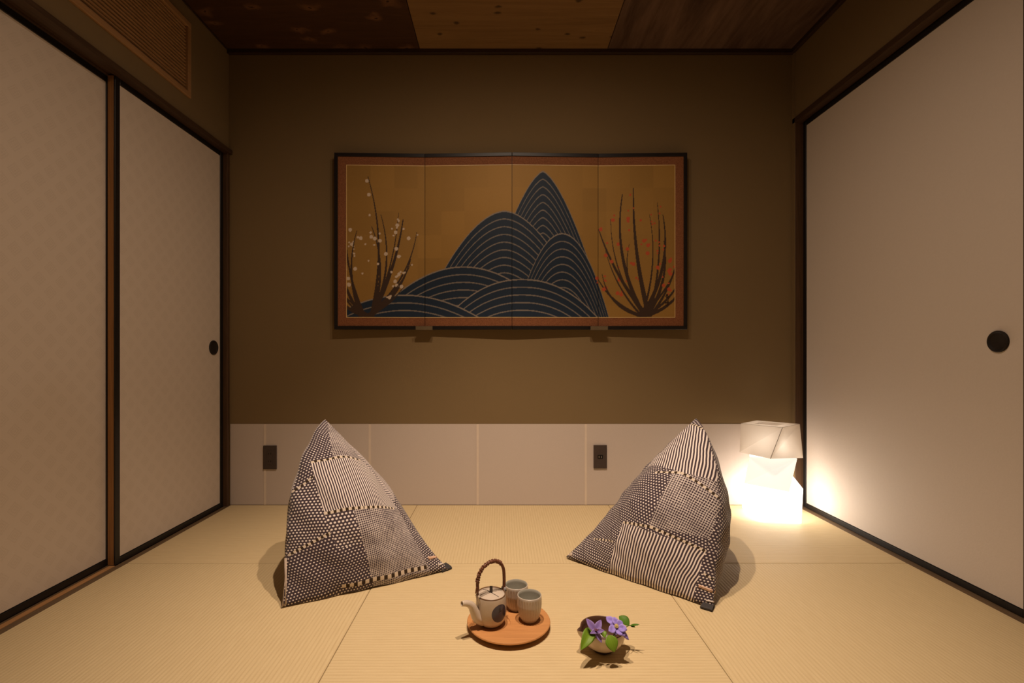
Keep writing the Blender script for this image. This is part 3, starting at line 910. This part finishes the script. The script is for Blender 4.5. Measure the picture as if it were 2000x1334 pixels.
bmt = bmesh.new(); sheet_on(bmt, pkR, quad, 0.0016); acc.append(('leather_label', bmt, M_LEATHER, 'tan leather label with a row of tiny dark letters'))
bmt = bmesh.new()
rs = random.Random(5)
for q in range(11):                      # tiny unreadable stamped characters
    s0 = 0.08 + 0.078 * q; s1 = s0 + rs.uniform(0.03, 0.05)
    def lp(s, t):
        p0 = [quad[0][k] * (1 - s) + quad[1][k] * s for k in (0, 1)]; p1 = [quad[3][k] * (1 - s) + quad[2][k] * s for k in (0, 1)]
        return (p0[0] * (1 - t) + p1[0] * t, p0[1] * (1 - t) + p1[1] * t)
    ta = rs.uniform(0.36, 0.42); tb = rs.uniform(0.58, 0.66)
    sheet_on(bmt, pkR, [lp(s0, ta), lp(s1, ta), lp(s1, tb), lp(s0, tb)], 0.0021, 1)
acc.append(('label_lettering', bmt, M_INK, 'row of tiny dark letters'))
bmt = bmesh.new(); sheet_on(bmt, pkR, [(1379.5, 1171), (1396, 1174.5), (1395, 1177.5), (1378.5, 1174)], 0.0022); acc.append(('woven_tag', bmt, M_WHITE_TAG, 'white woven tag'))
bmt = bmesh.new(); sheet_on(bmt, pkR, [(1113, 1081), (1118, 1079), (1118, 1085), (1112, 1087)], 0.0018, 3); acc.append(('zip_tape', bmt, M_PIPE, 'cream zip tape at the corner'))
rootR = finish_cushion(bmR, 'pyramid_cushion', 'pyramid floor cushion in navy and cream patchwork, next to the glowing lamp', M_CUSH_R, orgR)
for nme, bmx, mm, lab in acc:
    o = link(nme, shift_bm(bmx, orgR), mm, rootR, True); tag(o, lab)
loop_tag(rootR, orgR, atZ(1378, 1174, 0.010), atZ(1396, 1179, 0.010), atZ(1367, 1189, 0.0), atZ(1391, 1196, 0.0), 0.0006, 0.013)
bm = bmesh.new(); tube(bm, [atZ(1332, 1152, 0.010) - orgR, atZ(1331, 1156, 0.004) - orgR, atZ(1329, 1160, 0.001) - orgR], 0.0011, 6); link('loose_thread', bm, M_WHITE_TAG, rootR)

# ================================================================== glowing folded lamp
def glow(name, strength, base=(0.85, 0.80, 0.74)):
    M = Mat(name, 0.85, 0.1)
    M.col(base)
    M.set(M.b.inputs['Emission Color'], LAMP_COL)
    M.b.inputs['Emission Strength'].default_value = strength
    M.bump(M.noise(M.obj(), 500, 2), 0.1, 0.0005)
    return M.m
M_GLOW_LOW, M_GLOW_MID = glow('lamp_shade_low', LAMP_LOW), glow('lamp_shade_mid', LAMP_MID)
M = Mat('lamp_shade_top', 0.9, 0.1)
M.col((0.80, 0.73, 0.65))
trn = M.n('ShaderNodeBsdfTranslucent', {'Color': (0.80, 0.72, 0.62)})
mx = M.n('ShaderNodeMixShader', {0: 0.5})
outp = [n_ for n_ in M.t.nodes if n_.type == 'OUTPUT_MATERIAL'][0]
M.t.links.new(M.b.outputs[0], mx.inputs[1]); M.t.links.new(trn.outputs[0], mx.inputs[2]); M.t.links.new(mx.outputs[0], outp.inputs[0])
M.bump(M.noise(M.map(M.obj(), (1, 1, 1)), 400, 2), 0.2, 0.0006)
M_SHADE_TOP = M.m
M_WIRE = plain('lamp_fold_wire', (0.30, 0.26, 0.22), 0.6)
LC = Vector((1.298, 2.375, 0.0))
lamp = empty('floor_lamp', LC)
tag(lamp, 'glowing white floor lamp of three stacked twisted fabric blocks', 'lamp')
def prism(name, low, high, m, parent, cap_low=True, cap_high=True, flip=False, mid=None, mk=0.0):
    bm = bmesh.new()
    L = [bm.verts.new(Vector(p) - LC) for p in low]; Hh = [bm.verts.new(Vector(p) - LC) for p in high]
    n = len(L)
    for i in range(n):
        j = (i + 1) % n
        if flip:
            bm.faces.new((L[i], L[j], Hh[i])); bm.faces.new((L[j], Hh[j], Hh[i]))
        else:
            bm.faces.new((L[i], L[j], Hh[j])); bm.faces.new((L[i], Hh[j], Hh[i]))
    if cap_low: bm.faces.new(L[::-1])
    if cap_high: bm.faces.new(Hh)
    bmesh.ops.recalc_face_normals(bm, faces=bm.faces[:])
    return link(name, bm, m, parent)
# bottom block: front-left, front-right, back-right, back-left
low = [atZ(1484, 1018.5, 0.003), atZ(1565, 1022, 0.003), Vector((1.440, 2.44, 0.003)), atZ(1450, 992, 0.003)]
high = [atY(1447, 945, 2.355), atY(1568.5, 955, 2.29), Vector((1.455, 2.47, 0.165)), Vector((1.20, 2.500, 0.165))]
prism('lower_shade', low, high, M_GLOW_LOW, lamp, cap_high=True)
low2 = [atY(1453, 944, 2.335), atY(1541.5, 961, 2.265), Vector((1.416, 2.40, 0.150)), Vector((1.25, 2.47, 0.160))]
high2 = [atY(1465, 892.5, 2.350), atY(1557, 896, 2.32), Vector((1.40, 2.46, 0.290)), Vector((1.24, 2.48, 0.290))]
prism('middle_shade', low2, high2, M_GLOW_MID, lamp, cap_high=True)
low3 = [atY(1444.5, 883, 2.37), atY(1504.5, 896, 2.262), atY(1568.5, 894.5, 2.33), Vector((1.345, 2.495, 0.300))]
high3 = [atY(1447, 827, 2.392), atY(1528, 835, 2.285), atY(1562, 828, 2.392), atY(1478, 821, 2.49)]
top = prism('upper_shade', low3, high3, M_SHADE_TOP, lamp, cap_low=False, cap_high=False)
# top sheet with an opening
bm = bmesh.new()
cen = sum(high3, Vector()) / 4
outer = [bm.verts.new(p - LC) for p in high3]; inner = [bm.verts.new(cen + (p - cen) * 0.55 - LC) for p in high3]
for i in range(4):
    j = (i + 1) % 4; bm.faces.new((outer[i], outer[j], inner[j], inner[i]))
link('top_sheet', bm, M_SHADE_TOP, lamp)
bm = bmesh.new(); tube(bm, [low3[1] - LC + Vector((0, -0.001, 0)), high3[1] - LC + Vector((0, -0.001, 0))], 0.0012, 6); link('fold_edge', bm, M_WIRE, top)
bm = bmesh.new(); tube(bm, [high3[0] - LC, high3[1] - LC, high3[2] - LC], 0.0007, 6); link('fold_edge', bm, M_WIRE, top)
L = bpy.data.lights.new('lamp_bulb', 'POINT'); L.energy = LAMP_TOP; L.color = LAMP_COL; L.shadow_soft_size = 0.03
lo = bpy.data.objects.new('lamp_bulb', L); COL.objects.link(lo); lo.parent = lamp; lo.location = (sum(low3, Vector()) / 4 - LC) + Vector((0, 0, 0.045))

# ================================================================== tea set
M_TRAY = wood('tray_cherry', (0.44, 0.20, 0.070), (0.60, 0.29, 0.105), (3, 50, 50), 2.0, 0.5)
def apply_mods(o):
    dg = bpy.context.evaluated_depsgraph_get()
    me = bpy.data.meshes.new_from_object(o.evaluated_get(dg))
    o.modifiers.clear(); o.data = me
ZTY = 0.019
TC = Vector((0.0197, 1.411, 0.0)); TR = 0.1185
POT = Vector((-0.0300, 1.394, 0)); CUP1 = Vector((0.0790, 1.412, 0)); CUP2 = Vector((0.0432, 1.474, 0))
tray = empty('serving_tray', TC); tag(tray, 'round cherry wood serving tray with shallow wells on the tatami', 'tray')
bm = bmesh.new()
lathe(bm, [(0, 0.0085), (TR - 0.013, 0.0085), (TR - 0.002, 0.0135), (TR, 0.0165), (TR - 0.0012, ZTY - 0.0004), (TR - 0.0025, ZTY), (0, ZTY)], 96)
tt = link('tray_top', bm, M_TRAY, tray)
cut = []
WELL = 0.0022
for c, r in ((POT, 0.0545), (CUP1, 0.0405), (CUP2, 0.0305)):
    bm = bmesh.new(); lathe(bm, [(0, ZTY - WELL), (r - 0.001, ZTY - WELL), (r, ZTY - WELL + 0.001), (r, ZTY + 0.01), (0, ZTY + 0.01)], 64, c=(c.x - TC.x, c.y - TC.y, 0))
    k = link('well_cutter', bm, None, tray); cut.append(k)
    md = tt.modifiers.new('well', 'BOOLEAN'); md.object = k; md.operation = 'DIFFERENCE'; md.solver = 'EXACT'
bpy.context.view_layer.update()
apply_mods(tt)
for k in cut:
    me = k.data; bpy.data.objects.remove(k); bpy.data.meshes.remove(me)
if not tt.data.materials: tt.data.materials.append(M_TRAY)
bm = bmesh.new(); lathe(bm, [(TR - 0.040, 0.0005), (TR - 0.028, 0.0005), (TR - 0.026, 0.009), (TR - 0.042, 0.009), (TR - 0.040, 0.0005)], 64)
link('foot_ring', bm, M_TRAY, tray)
ZS = ZTY - WELL      # the floor of the wells

def glaze(name, c, dark, rough=0.22):
    M = Mat(name, rough, 0.5)
    f = M.noise(M.obj(), 60, 4); M.col(M.mix(f, c, dark)); return M
# teapot ------------------------------------------------------------
R0 = 0.0435
pot = empty('teapot', (POT.x, POT.y, ZS)); tag(pot, 'cream ceramic teapot with dark blue roundel and wrapped bail handle', 'teapot')
M = glaze('pot_glaze', (0.62, 0.52, 0.42), (0.52, 0.43, 0.34))
o_ = M.obj()
th = math.radians(-90 + 36); cd = Vector((R0 * math.cos(th), R0 * math.sin(th), 0.046))
dv = M.n('ShaderNodeVectorMath', {0: o_, 1: tuple(cd)}, operation='DISTANCE').outputs['Value']
ins = M.math('LESS_THAN', dv, 0.0245)
# brushed mark inside the roundel
tang = Vector((-math.sin(th), math.cos(th), 0))
lu = M.math('SUBTRACT', M.n('ShaderNodeVectorMath', {0: o_, 1: tuple(tang)}, operation='DOT_PRODUCT').outputs['Value'], tang.dot(cd))
lz = M.math('SUBTRACT', M.n('ShaderNodeSeparateXYZ', {0: o_}).outputs['Z'], cd.z)
def blot(u0, z0, ru, rz):
    a = M.math('DIVIDE', M.math('SUBTRACT', lu, u0), ru); b = M.math('DIVIDE', M.math('SUBTRACT', lz, z0), rz)
    return M.math('LESS_THAN', M.math('ADD', M.math('MULTIPLY', a, a), M.math('MULTIPLY', b, b)), 1.0)
mk = blot(-0.001, 0.0105, 0.0030, 0.0055)
for bl in ((0.0025, 0.0065, 0.0035, 0.0022), (0.0110, 0.001, 0.0024, 0.0120), (-0.003, 0.0045, 0.0022, 0.002)):
    mk = M.math('MAXIMUM', mk, blot(*bl))
basec = M.b.inputs['Base Color'].links[0].from_socket
blue = M.mix(M.math('MULTIPLY', mk, 0.85), (0.050, 0.044, 0.078), (0.006, 0.006, 0.016))
M.col(M.mix(ins, basec, blue))
M_POT = M.m
M_POTLID = glaze('pot_lid_glaze', (0.64, 0.55, 0.45), (0.54, 0.45, 0.36)).m
M_RIMBROWN = plain('rim_brown', (0.16, 0.085, 0.04), 0.35, 0.5)
M_IRON = plain('dark_knob', (0.045, 0.035, 0.035), 0.35, 0.5)
bm = bmesh.new()
lathe(bm, [(0, 0.0005), (0.027, 0.0005), (0.0285, 0.003), (0.0345, 0.008), (0.0400, 0.017), (0.0430, 0.030), (R0, 0.044), (0.0432, 0.058), (0.0424, 0.071), (0.0412, 0.080), (0.0404, 0.0845), (0.0397, 0.0855), (0.0387, 0.0845), (0.0385, 0.080), (0, 0.080)], 64)
body = link('pot_body', bm, M_POT, pot, True)
bm = bmesh.new(); lathe(bm, [(0.0407, 0.0832), (0.0408, 0.0850), (0.0399, 0.0863), (0.0386, 0.0858), (0.0384, 0.0840)], 64); link('pot_rim', bm, M_RIMBROWN, pot, True)
bm = bmesh.new(); lathe(bm, [(0, 0.0800), (0.0377, 0.0800), (0.0382, 0.0830), (0.0367, 0.0845), (0.020, 0.0868), (0.0, 0.0880)], 64)
lid = link('lid', bm, M_POTLID, pot, True)
bm = bmesh.new()
box(bm, -0.0042, 0.0042, -0.0022, 0.0022, 0.086, 0.1055, bev=0.0010, seg=2)
link('knob', bm, M_IRON, lid)
axd = Vector((-0.835, -0.55, 0)).normalized()         # spout direction
bm = bmesh.new()
pts = [Vector((0.8 * axd.y, -0.8 * axd.x, 0)) * 0.034, Vector((0, 0, 0))]
side = Vector((-axd.y, axd.x, 0))
tube(bm, spline([side * 0.031 - axd * 0.006 + Vector((0, 0, 0.0856)), side * 0.016 - axd * 0.002 + Vector((0, 0, 0.0876)), -side * 0.006 + axd * 0.003 + Vector((0, 0, 0.0885)), -side * 0.018 + axd * 0.002 + Vector((0, 0, 0.0874)), -side * 0.031 + axd * 0.008 + Vector((0, 0, 0.0856))], 6), 0.0007, 6)
link('lid_branch_motif', bm, M_IRON, lid)
# spout with a hollow mouth
bm = bmesh.new()
ctrl = [axd * 0.028 + Vector((0, 0, 0.021)), axd * 0.045 + Vector((0, 0, 0.031)), axd * 0.055 + Vector((0, 0, 0.051)), axd * 0.064 + Vector((0, 0, 0.068)), axd * 0.078 + Vector((0, 0, 0.078)), axd * 0.094 + Vector((0, 0, 0.082))]
sp_ = spline(ctrl, 7)
nn = len(sp_)
rad = [0.0185 - 0.0118 * (i / (nn - 1)) ** 0.80 for i in range(nn)]
tube(bm, sp_, rad, 20, cap=False)
inn = sp_[-6:][::-1]
tube(bm, [inn[0] + axd * 0.0001] + inn[1:], [0.0053 - 0.0003 * i for i in range(6)], 20, cap=False)
bm.verts.ensure_lookup_table()
vs = list(bm.verts); lastA = vs[(nn - 1) * 20:nn * 20]; firstB = vs[nn * 20:nn * 20 + 20]
tr_ = bmesh.ops.bridge_loops
ea = [e for e in bm.edges if e.verts[0] in lastA and e.verts[1] in lastA]; eb = [e for e in bm.edges if e.verts[0] in firstB and e.verts[1] in firstB]
bmesh.ops.bridge_loops(bm, edges=ea + eb)
link('spout', bm, M_POTLID, pot, True)
# lugs, bail handle
lugA, lugB = axd * 0.043 + Vector((0, 0, 0.083)), -axd * 0.043 + Vector((0, 0, 0.083))
M_LUG = plain('lug_grey', (0.34, 0.33, 0.33), 0.35, 0.5)
for lg, mm in ((lugA, M_POTLID), (lugB, M_LUG)):
    s = lg.normalized(); s.z = 0; s.normalize(); q = Vector((-s.y, s.x, 0))
    bm = bmesh.new()
    for sg in (-1, 1):
        tube(bm, spline([s * 0.037 + q * 0.0055 * sg + Vector((0, 0, 0.070)), s * 0.042 + q * 0.0055 * sg + Vector((0, 0, 0.080)), s * 0.0435 + q * 0.0052 * sg + Vector((0, 0, 0.0925))], 4), [0.0040] * 4 + [0.0036] * 4 + [0.0022], 10)
    link('lug', bm, mm, pot, True)
    bm = bmesh.new(); tube(bm, [s * 0.043 - q * 0.012 + Vector((0, 0, 0.0865)), s * 0.043 + q * 0.012 + Vector((0, 0, 0.0865))], 0.0015, 8)
    link('bail_pin', bm, M_IRON, pot, True)
M_CANE = wood('cane_handle', (0.10, 0.035, 0.018), (0.22, 0.085, 0.045), (60, 60, 60), 3.0, 0.4)
arch = spline([axd * 0.043 + Vector((0, 0, 0.084)), axd * 0.044 + Vector((0, 0, 0.105)), axd * 0.0445 + Vector((0, 0, 0.128)), axd * 0.039 + Vector((0, 0, 0.148)), axd * 0.024 + Vector((0, 0, 0.166)), -axd * 0.004 + Vector((0, 0, 0.1745)),
               -axd * 0.028 + Vector((0, 0, 0.166)), -axd * 0.041 + Vector((0, 0, 0.146)), -axd * 0.044 + Vector((0, 0, 0.118)), -axd * 0.0435 + Vector((0, 0, 0.084))], 8)
bm = bmesh.new(); n_a = len(arch)
tube(bm, arch, [0.0026 if (i < 8) else 0.0046 for i in range(n_a)], 12, up=tuple(side))
hd = link('bail_handle', bm, M_CANE, pot, True)
bm = bmesh.new()
lo_i, hi_i = 16, n_a - 22
for i in range(lo_i, hi_i, 2):                      # braided wrapping
    t = (arch[min(i + 1, n_a - 1)] - arch[i - 1]).normalized(); u = side; v_ = t.cross(u)
    cpts = [arch[i] + (u * math.cos(a_) + v_ * math.sin(a_)) * 0.0050 + t * (0.0016 * math.sin(a_ + i)) for a_ in [2 * math.pi * k / 10 for k in range(11)]]
    tube(bm, cpts, 0.0016, 6, cap=False)
link('cane_wrapping', bm, M_CANE, hd, True)
bm = bmesh.new(); tube(bm, spline([arch[8] + side * 0.003, arch[12] + axd * 0.003 + side * 0.002, arch[7] + axd * 0.006 + Vector((0, 0, -0.004))], 4), 0.0022, 8); link('cane_end', bm, M_CANE, hd, True)

# cups ---------------------------------------------------------------
M = glaze('celadon_cup', (0.50, 0.44, 0.37), (0.56, 0.49, 0.42), 0.25); M_CUP = M.m
M = glaze('celadon_cup_inside', (0.40, 0.39, 0.33), (0.44, 0.42, 0.36), 0.2); M_CUPIN = M.m
def cup(c, label):
    r = 0.0345
    root = empty('tea_cup', (c.x, c.y, ZS)); tag(root, label, 'cup', 'fluted tea cups')
    flute = lambda a, z: 1 + (0.018 * math.cos(a * 26) if 0.012 < z < 0.062 else 0)
    bm = bmesh.new()
    zs = [0.013 + (0.061 - 0.013) * i / 12 for i in range(13)]
    def rr(z): return 0.0235 + (r - 0.0235) * min(1, max(0, (z - 0.004) / 0.040)) ** 0.55
    prof = [(0, 0.0005), (0.021, 0.0005), (0.0225, 0.002), (0.0242, 0.006)] + [(rr(z), z) for z in zs] + [(r, 0.066), (r, 0.0715), (r - 0.0008, 0.0732), (r - 0.0018, 0.0735)]
    lathe(bm, prof, 156, fn=flute)
    link('cup_wall', bm, M_CUP, root, True)
    bm = bmesh.new()
    lathe(bm, [(r - 0.0016, 0.0735), (r - 0.0030, 0.0722), (r - 0.0034, 0.065), (r - 0.0040, 0.045), (0.027, 0.020), (0.020, 0.010), (0, 0.008)], 64)
    link('cup_inside', bm, M_CUPIN, root, True)
cup(CUP1, 'fluted grey celadon tea cup at the front of the tray')
cup(CUP2, 'fluted grey celadon tea cup behind the teapot')

# ================================================================== bowl of clematis
BC = Vector((0.2650, 1.300, 0.0)); BR_ = 0.0590
bowl = empty('flower_bowl', BC); tag(bowl, 'small cream pottery bowl with brown inside and pouring lip, on the tatami', 'bowl')
M = glaze('bowl_outside', (0.68, 0.57, 0.45), (0.54, 0.43, 0.32), 0.22); M_BOWL = M.m
M = glaze('bowl_inside', (0.085, 0.040, 0.024), (0.13, 0.065, 0.038), 0.3)
M_BOWLIN = M.m
M_FOOT = plain('bowl_foot', (0.07, 0.045, 0.03), 0.7)
lipa = math.radians(192)
def lipf(a, z):
    d = (a - lipa + math.pi) % (2 * math.pi) - math.pi
    return 1 + 0.22 * math.exp(-(d / 0.17) ** 2) * max(0, (z - 0.030) / 0.028)
wav = lambda a, z: lipf(a, z)
bm = bmesh.new()
lathe(bm, [(0.022, 0.0005), (0.0245, 0.0005), (0.0255, 0.006), (0.036, 0.012), (0.048, 0.022), (0.0555, 0.034), (BR_, 0.046), (BR_ - 0.0005, 0.055), (BR_ - 0.0015, 0.0585)], 96, fn=wav)
link('bowl_wall', bm, M_BOWL, bowl, True)
bm = bmesh.new()
lathe(bm, [(BR_ - 0.0014, 0.0585), (BR_ - 0.0028, 0.0592), (BR_ - 0.0042, 0.0580), (BR_ - 0.0050, 0.046), (0.050, 0.034), (0.042, 0.022), (0.028, 0.013), (0, 0.010)], 96, fn=wav)
link('bowl_inside', bm, M_BOWLIN, bowl, True)
bm = bmesh.new(); lathe(bm, [(0, 0.0006), (0.0245, 0.0006), (0.0258, 0.0035), (0.0262, 0.0065), (0.0240, 0.0075)], 64); link('foot', bm, M_FOOT, bowl, True)

def petal_mat(name, c1, c2, rough=0.6):
    M = Mat(name, rough, 0.2)
    sep = M.n('ShaderNodeSeparateXYZ', {0: M.uv()})
    edge = M.math('ABSOLUTE', M.math('SUBTRACT', sep.outputs['Y'], 0.5))
    vein = M.math('SINE', M.math('MULTIPLY', sep.outputs['Y'], 34))
    f = M.math('ADD', M.math('MULTIPLY', edge, 1.1), M.math('MULTIPLY', vein, 0.10))
    M.col(M.mix(M.math('MAXIMUM', M.math('MINIMUM', f, 1.0), 0.0), c1, c2))
    M.b.inputs['Subsurface Weight'].default_value = 0.0
    return M.m
M_PET_A = petal_mat('petal_deep_violet', (0.215, 0.135, 0.42), (0.40, 0.30, 0.62))
M_PET_B = petal_mat('petal_lilac', (0.31, 0.235, 0.72), (0.44, 0.35, 0.82))
M_LEAF = petal_mat('leaf_green', (0.17, 0.29, 0.022), (0.11, 0.21, 0.015), 0.45)
M_LEAF_D = petal_mat('leaf_dark_green', (0.085, 0.19, 0.015), (0.06, 0.14, 0.012), 0.45)
M_STAMEN = plain('stamen_cream', (0.66, 0.52, 0.22), 0.7)
M_STEM = plain('stem_green', (0.10, 0.14, 0.03), 0.6)

def blade(base, tip, width, up, bow=0.15, fold=0.1, peak=0.45, wave=0.0, n=10, m=6, name='petal', mat=None, parent=None, org=None, th=0.0006):
    base, tip, up = Vector(base), Vector(tip), Vector(up).normalized()
    ax = tip - base; L = ax.length; ax.normalize()
    sd = ax.cross(up).normalized(); nr = sd.cross(ax).normalized()
    bm = bmesh.new(); uvl = bm.loops.layers.uv.new('UVMap')
    G = []
    for lay in (0, 1):
        rows = []
        for i in range(n + 1):
            s = i / n
            wd = width * 0.5 * max(0.0, (math.sin(math.pi * s ** (math.log(0.5) / math.log(peak))) ** 0.8 if 0 < s < 1 else 0.0)) + 0.0006 * (1 - s)
            row = []
            for j in range(m + 1):
                t = j / m * 2 - 1
                p = base + ax * (L * s) + sd * (wd * t) + nr * (bow * L * (4 * s * (1 - s)) * 0.5 + fold * wd * abs(t) + wave * L * math.sin(s * 9 + t * 2) * 0.1) - nr * (th * lay)
                row.append((bm.verts.new(p - org), (s, j / m)))
            rows.append(row)
        G.append(rows)
    def quad(a, b, c, d):
        f = bm.faces.new((a[0], b[0], c[0], d[0])); f.smooth = True
        for lp, q in zip(f.loops, (a, b, c, d)): lp[uvl].uv = q[1]
    for i in range(n):
        for j in range(m):
            quad(G[0][i][j], G[0][i + 1][j], G[0][i + 1][j + 1], G[0][i][j + 1]); quad(G[1][i][j], G[1][i][j + 1], G[1][i + 1][j + 1], G[1][i + 1][j])
        quad(G[0][i][0], G[1][i][0], G[1][i + 1][0], G[0][i + 1][0]); quad(G[0][i][m], G[0][i + 1][m], G[1][i + 1][m], G[1][i][m])
    return link(name, bm, mat, parent, True)

def atF(px, py, z): return atZ(px, py, z + 0.005)
TOC = Vector((0, -0.75, 0.66))
# left, star-shaped flower
cA = atF(1163, 1234, 0.073); eA = BC + Vector((-0.014, -0.020, 0.020))
fa = empty('clematis_flower', eA); tag(fa, 'violet star shaped clematis with pointed petals over the bowl lip', 'flower')
for (tx, ty, zz, wd, bw) in ((1145, 1208, 0.098, 0.017, 0.10), (1174, 1210.5, 0.094, 0.017, 0.08), (1175.5, 1256, 0.052, 0.012, 0.15), (1180.5, 1231.5, 0.080, 0.013, 0.25), (1152.5, 1237.5, 0.082, 0.012, 0.3)):
    blade(cA, atF(tx, ty, zz), wd, TOC, bw, 0.25, 0.42, 0, name='petal', mat=M_PET_A, parent=fa, org=eA)
bm = bmesh.new()
for k in range(9):
    a_ = k * 2.4; r_ = 0.0035 * math.sqrt(k / 9)
    d_ = Vector((math.cos(a_), math.sin(a_), 0)) * r_ * 2 + Vector((0, -0.5, 0.85)) * 0.010
    tube(bm, [cA - eA, cA - eA + d_], [0.0008, 0.0012], 6)
link('stamens', bm, plain('stamen_violet', (0.22, 0.09, 0.14), 0.6), fa, True)
bm = bmesh.new(); tube(bm, spline([eA - eA, (cA - eA) * 0.5 + Vector((0.004, 0.004, 0.004)), cA - eA], 5), 0.0015, 8); link('stem', bm, M_STEM, fa, True)
lf = blade(atF(1156, 1229, 0.068), atF(1134, 1270, 0.040), 0.031, (0.25, -0.5, 0.8), 0.25, 0.28, 0.36, 0.0, 12, 8, 'leaf', M_LEAF, fa, eA)
tag(lf, 'bright green heart shaped leaf')
blade(atF(1176, 1232, 0.066), atF(1182, 1246, 0.056), 0.016, (0.1, -0.6, 0.8), 0.2, 0.2, 0.4, 0, 8, 6, 'leaf', M_LEAF, fa, eA)
# right, open flower
cB = atF(1203.5, 1224.5, 0.078); eB = BC + Vector((0.020, -0.012, 0.020))
fbq = empty('clematis_flower', eB); tag(fbq, 'open lilac clematis with many petals and cream centre, over the bowl rim', 'flower')
for (tx, ty, zz, wd, bw) in ((1184, 1204, 0.092, 0.017, 0.2), (1199, 1204.5, 0.096, 0.015, 0.22), (1216, 1214, 0.090, 0.019, 0.15), (1225, 1230, 0.078, 0.018, 0.12), (1221, 1243, 0.064, 0.015, 0.2), (1228, 1250, 0.052, 0.012, 0.3), (1203, 1240, 0.066, 0.017, 0.12), (1189, 1233, 0.076, 0.018, 0.12), (1214, 1241, 0.068, 0.016, 0.05), (1192, 1216, 0.086, 0.016, 0.15)):
    blade(cB, atF(tx, ty, zz), wd, TOC, bw, 0.12, 0.60, 0.4, name='petal', mat=M_PET_B, parent=fbq, org=eB)
bm = bmesh.new()
for k in range(34):
    a_ = k * 2.39996; r_ = 0.0058 * math.sqrt(k / 34)
    up_ = Vector((0, -0.62, 0.78)); sx = Vector((1, 0, 0)); sy = up_.cross(sx)
    d_ = (sx * math.cos(a_) + sy * math.sin(a_)) * r_ + up_ * (0.0075 - 0.002 * (r_ / 0.0058))
    tube(bm, [cB - eB, cB - eB + d_ * 0.7, cB - eB + d_], [0.0005, 0.0006, 0.0010], 5)
tag(link('stamens', bm, M_STAMEN, fbq, True), 'cream stamens')
bm = bmesh.new(); tube(bm, spline([Vector((0, 0, 0)), (cB - eB) * 0.5 + Vector((0.003, 0.006, 0.002)), cB - eB], 5), 0.0015, 8); link('stem', bm, M_STEM, fbq, True)
lf = blade(atF(1189, 1240, 0.067), atF(1200, 1274, 0.034), 0.031, (0.0, -0.8, 0.6), 0.22, 0.2, 0.42, 0, 12, 8, 'leaf', M_LEAF, fbq, eB)
tag(lf, 'green pointed leaf hanging over the rim')
lf = blade(atF(1229, 1222, 0.060), atF(1209, 1203, 0.074), 0.026, (0.1, -0.5, 0.85), 0.2, 0.1, 0.5, 0, 12, 8, 'leaf', M_LEAF_D, fbq, eB)
tag(lf, 'dark green rounded leaf behind the flower')
bm = bmesh.new(); tube(bm, spline([Vector((0.004, 0.006, 0.012)), (atF(1218, 1228, 0.062) - eB), (atF(1229, 1222, 0.060) - eB), (atF(1240, 1220.5, 0.062) - eB)], 5), 0.0009, 6); link('side_stem', bm, M_STEM, fbq, True)
for (tx, ty, zz, wd) in ((1249, 1219.5, 0.064, 0.005), (1241, 1225, 0.058, 0.005), (1246, 1221, 0.070, 0.004)):
    blade(atF(1231, 1222, 0.060), atF(tx, ty, zz), wd, (0, -0.5, 0.8), 0.1, 0.2, 0.45, 0, 6, 4, 'leaflet', M_LEAF_D, fbq, eB)
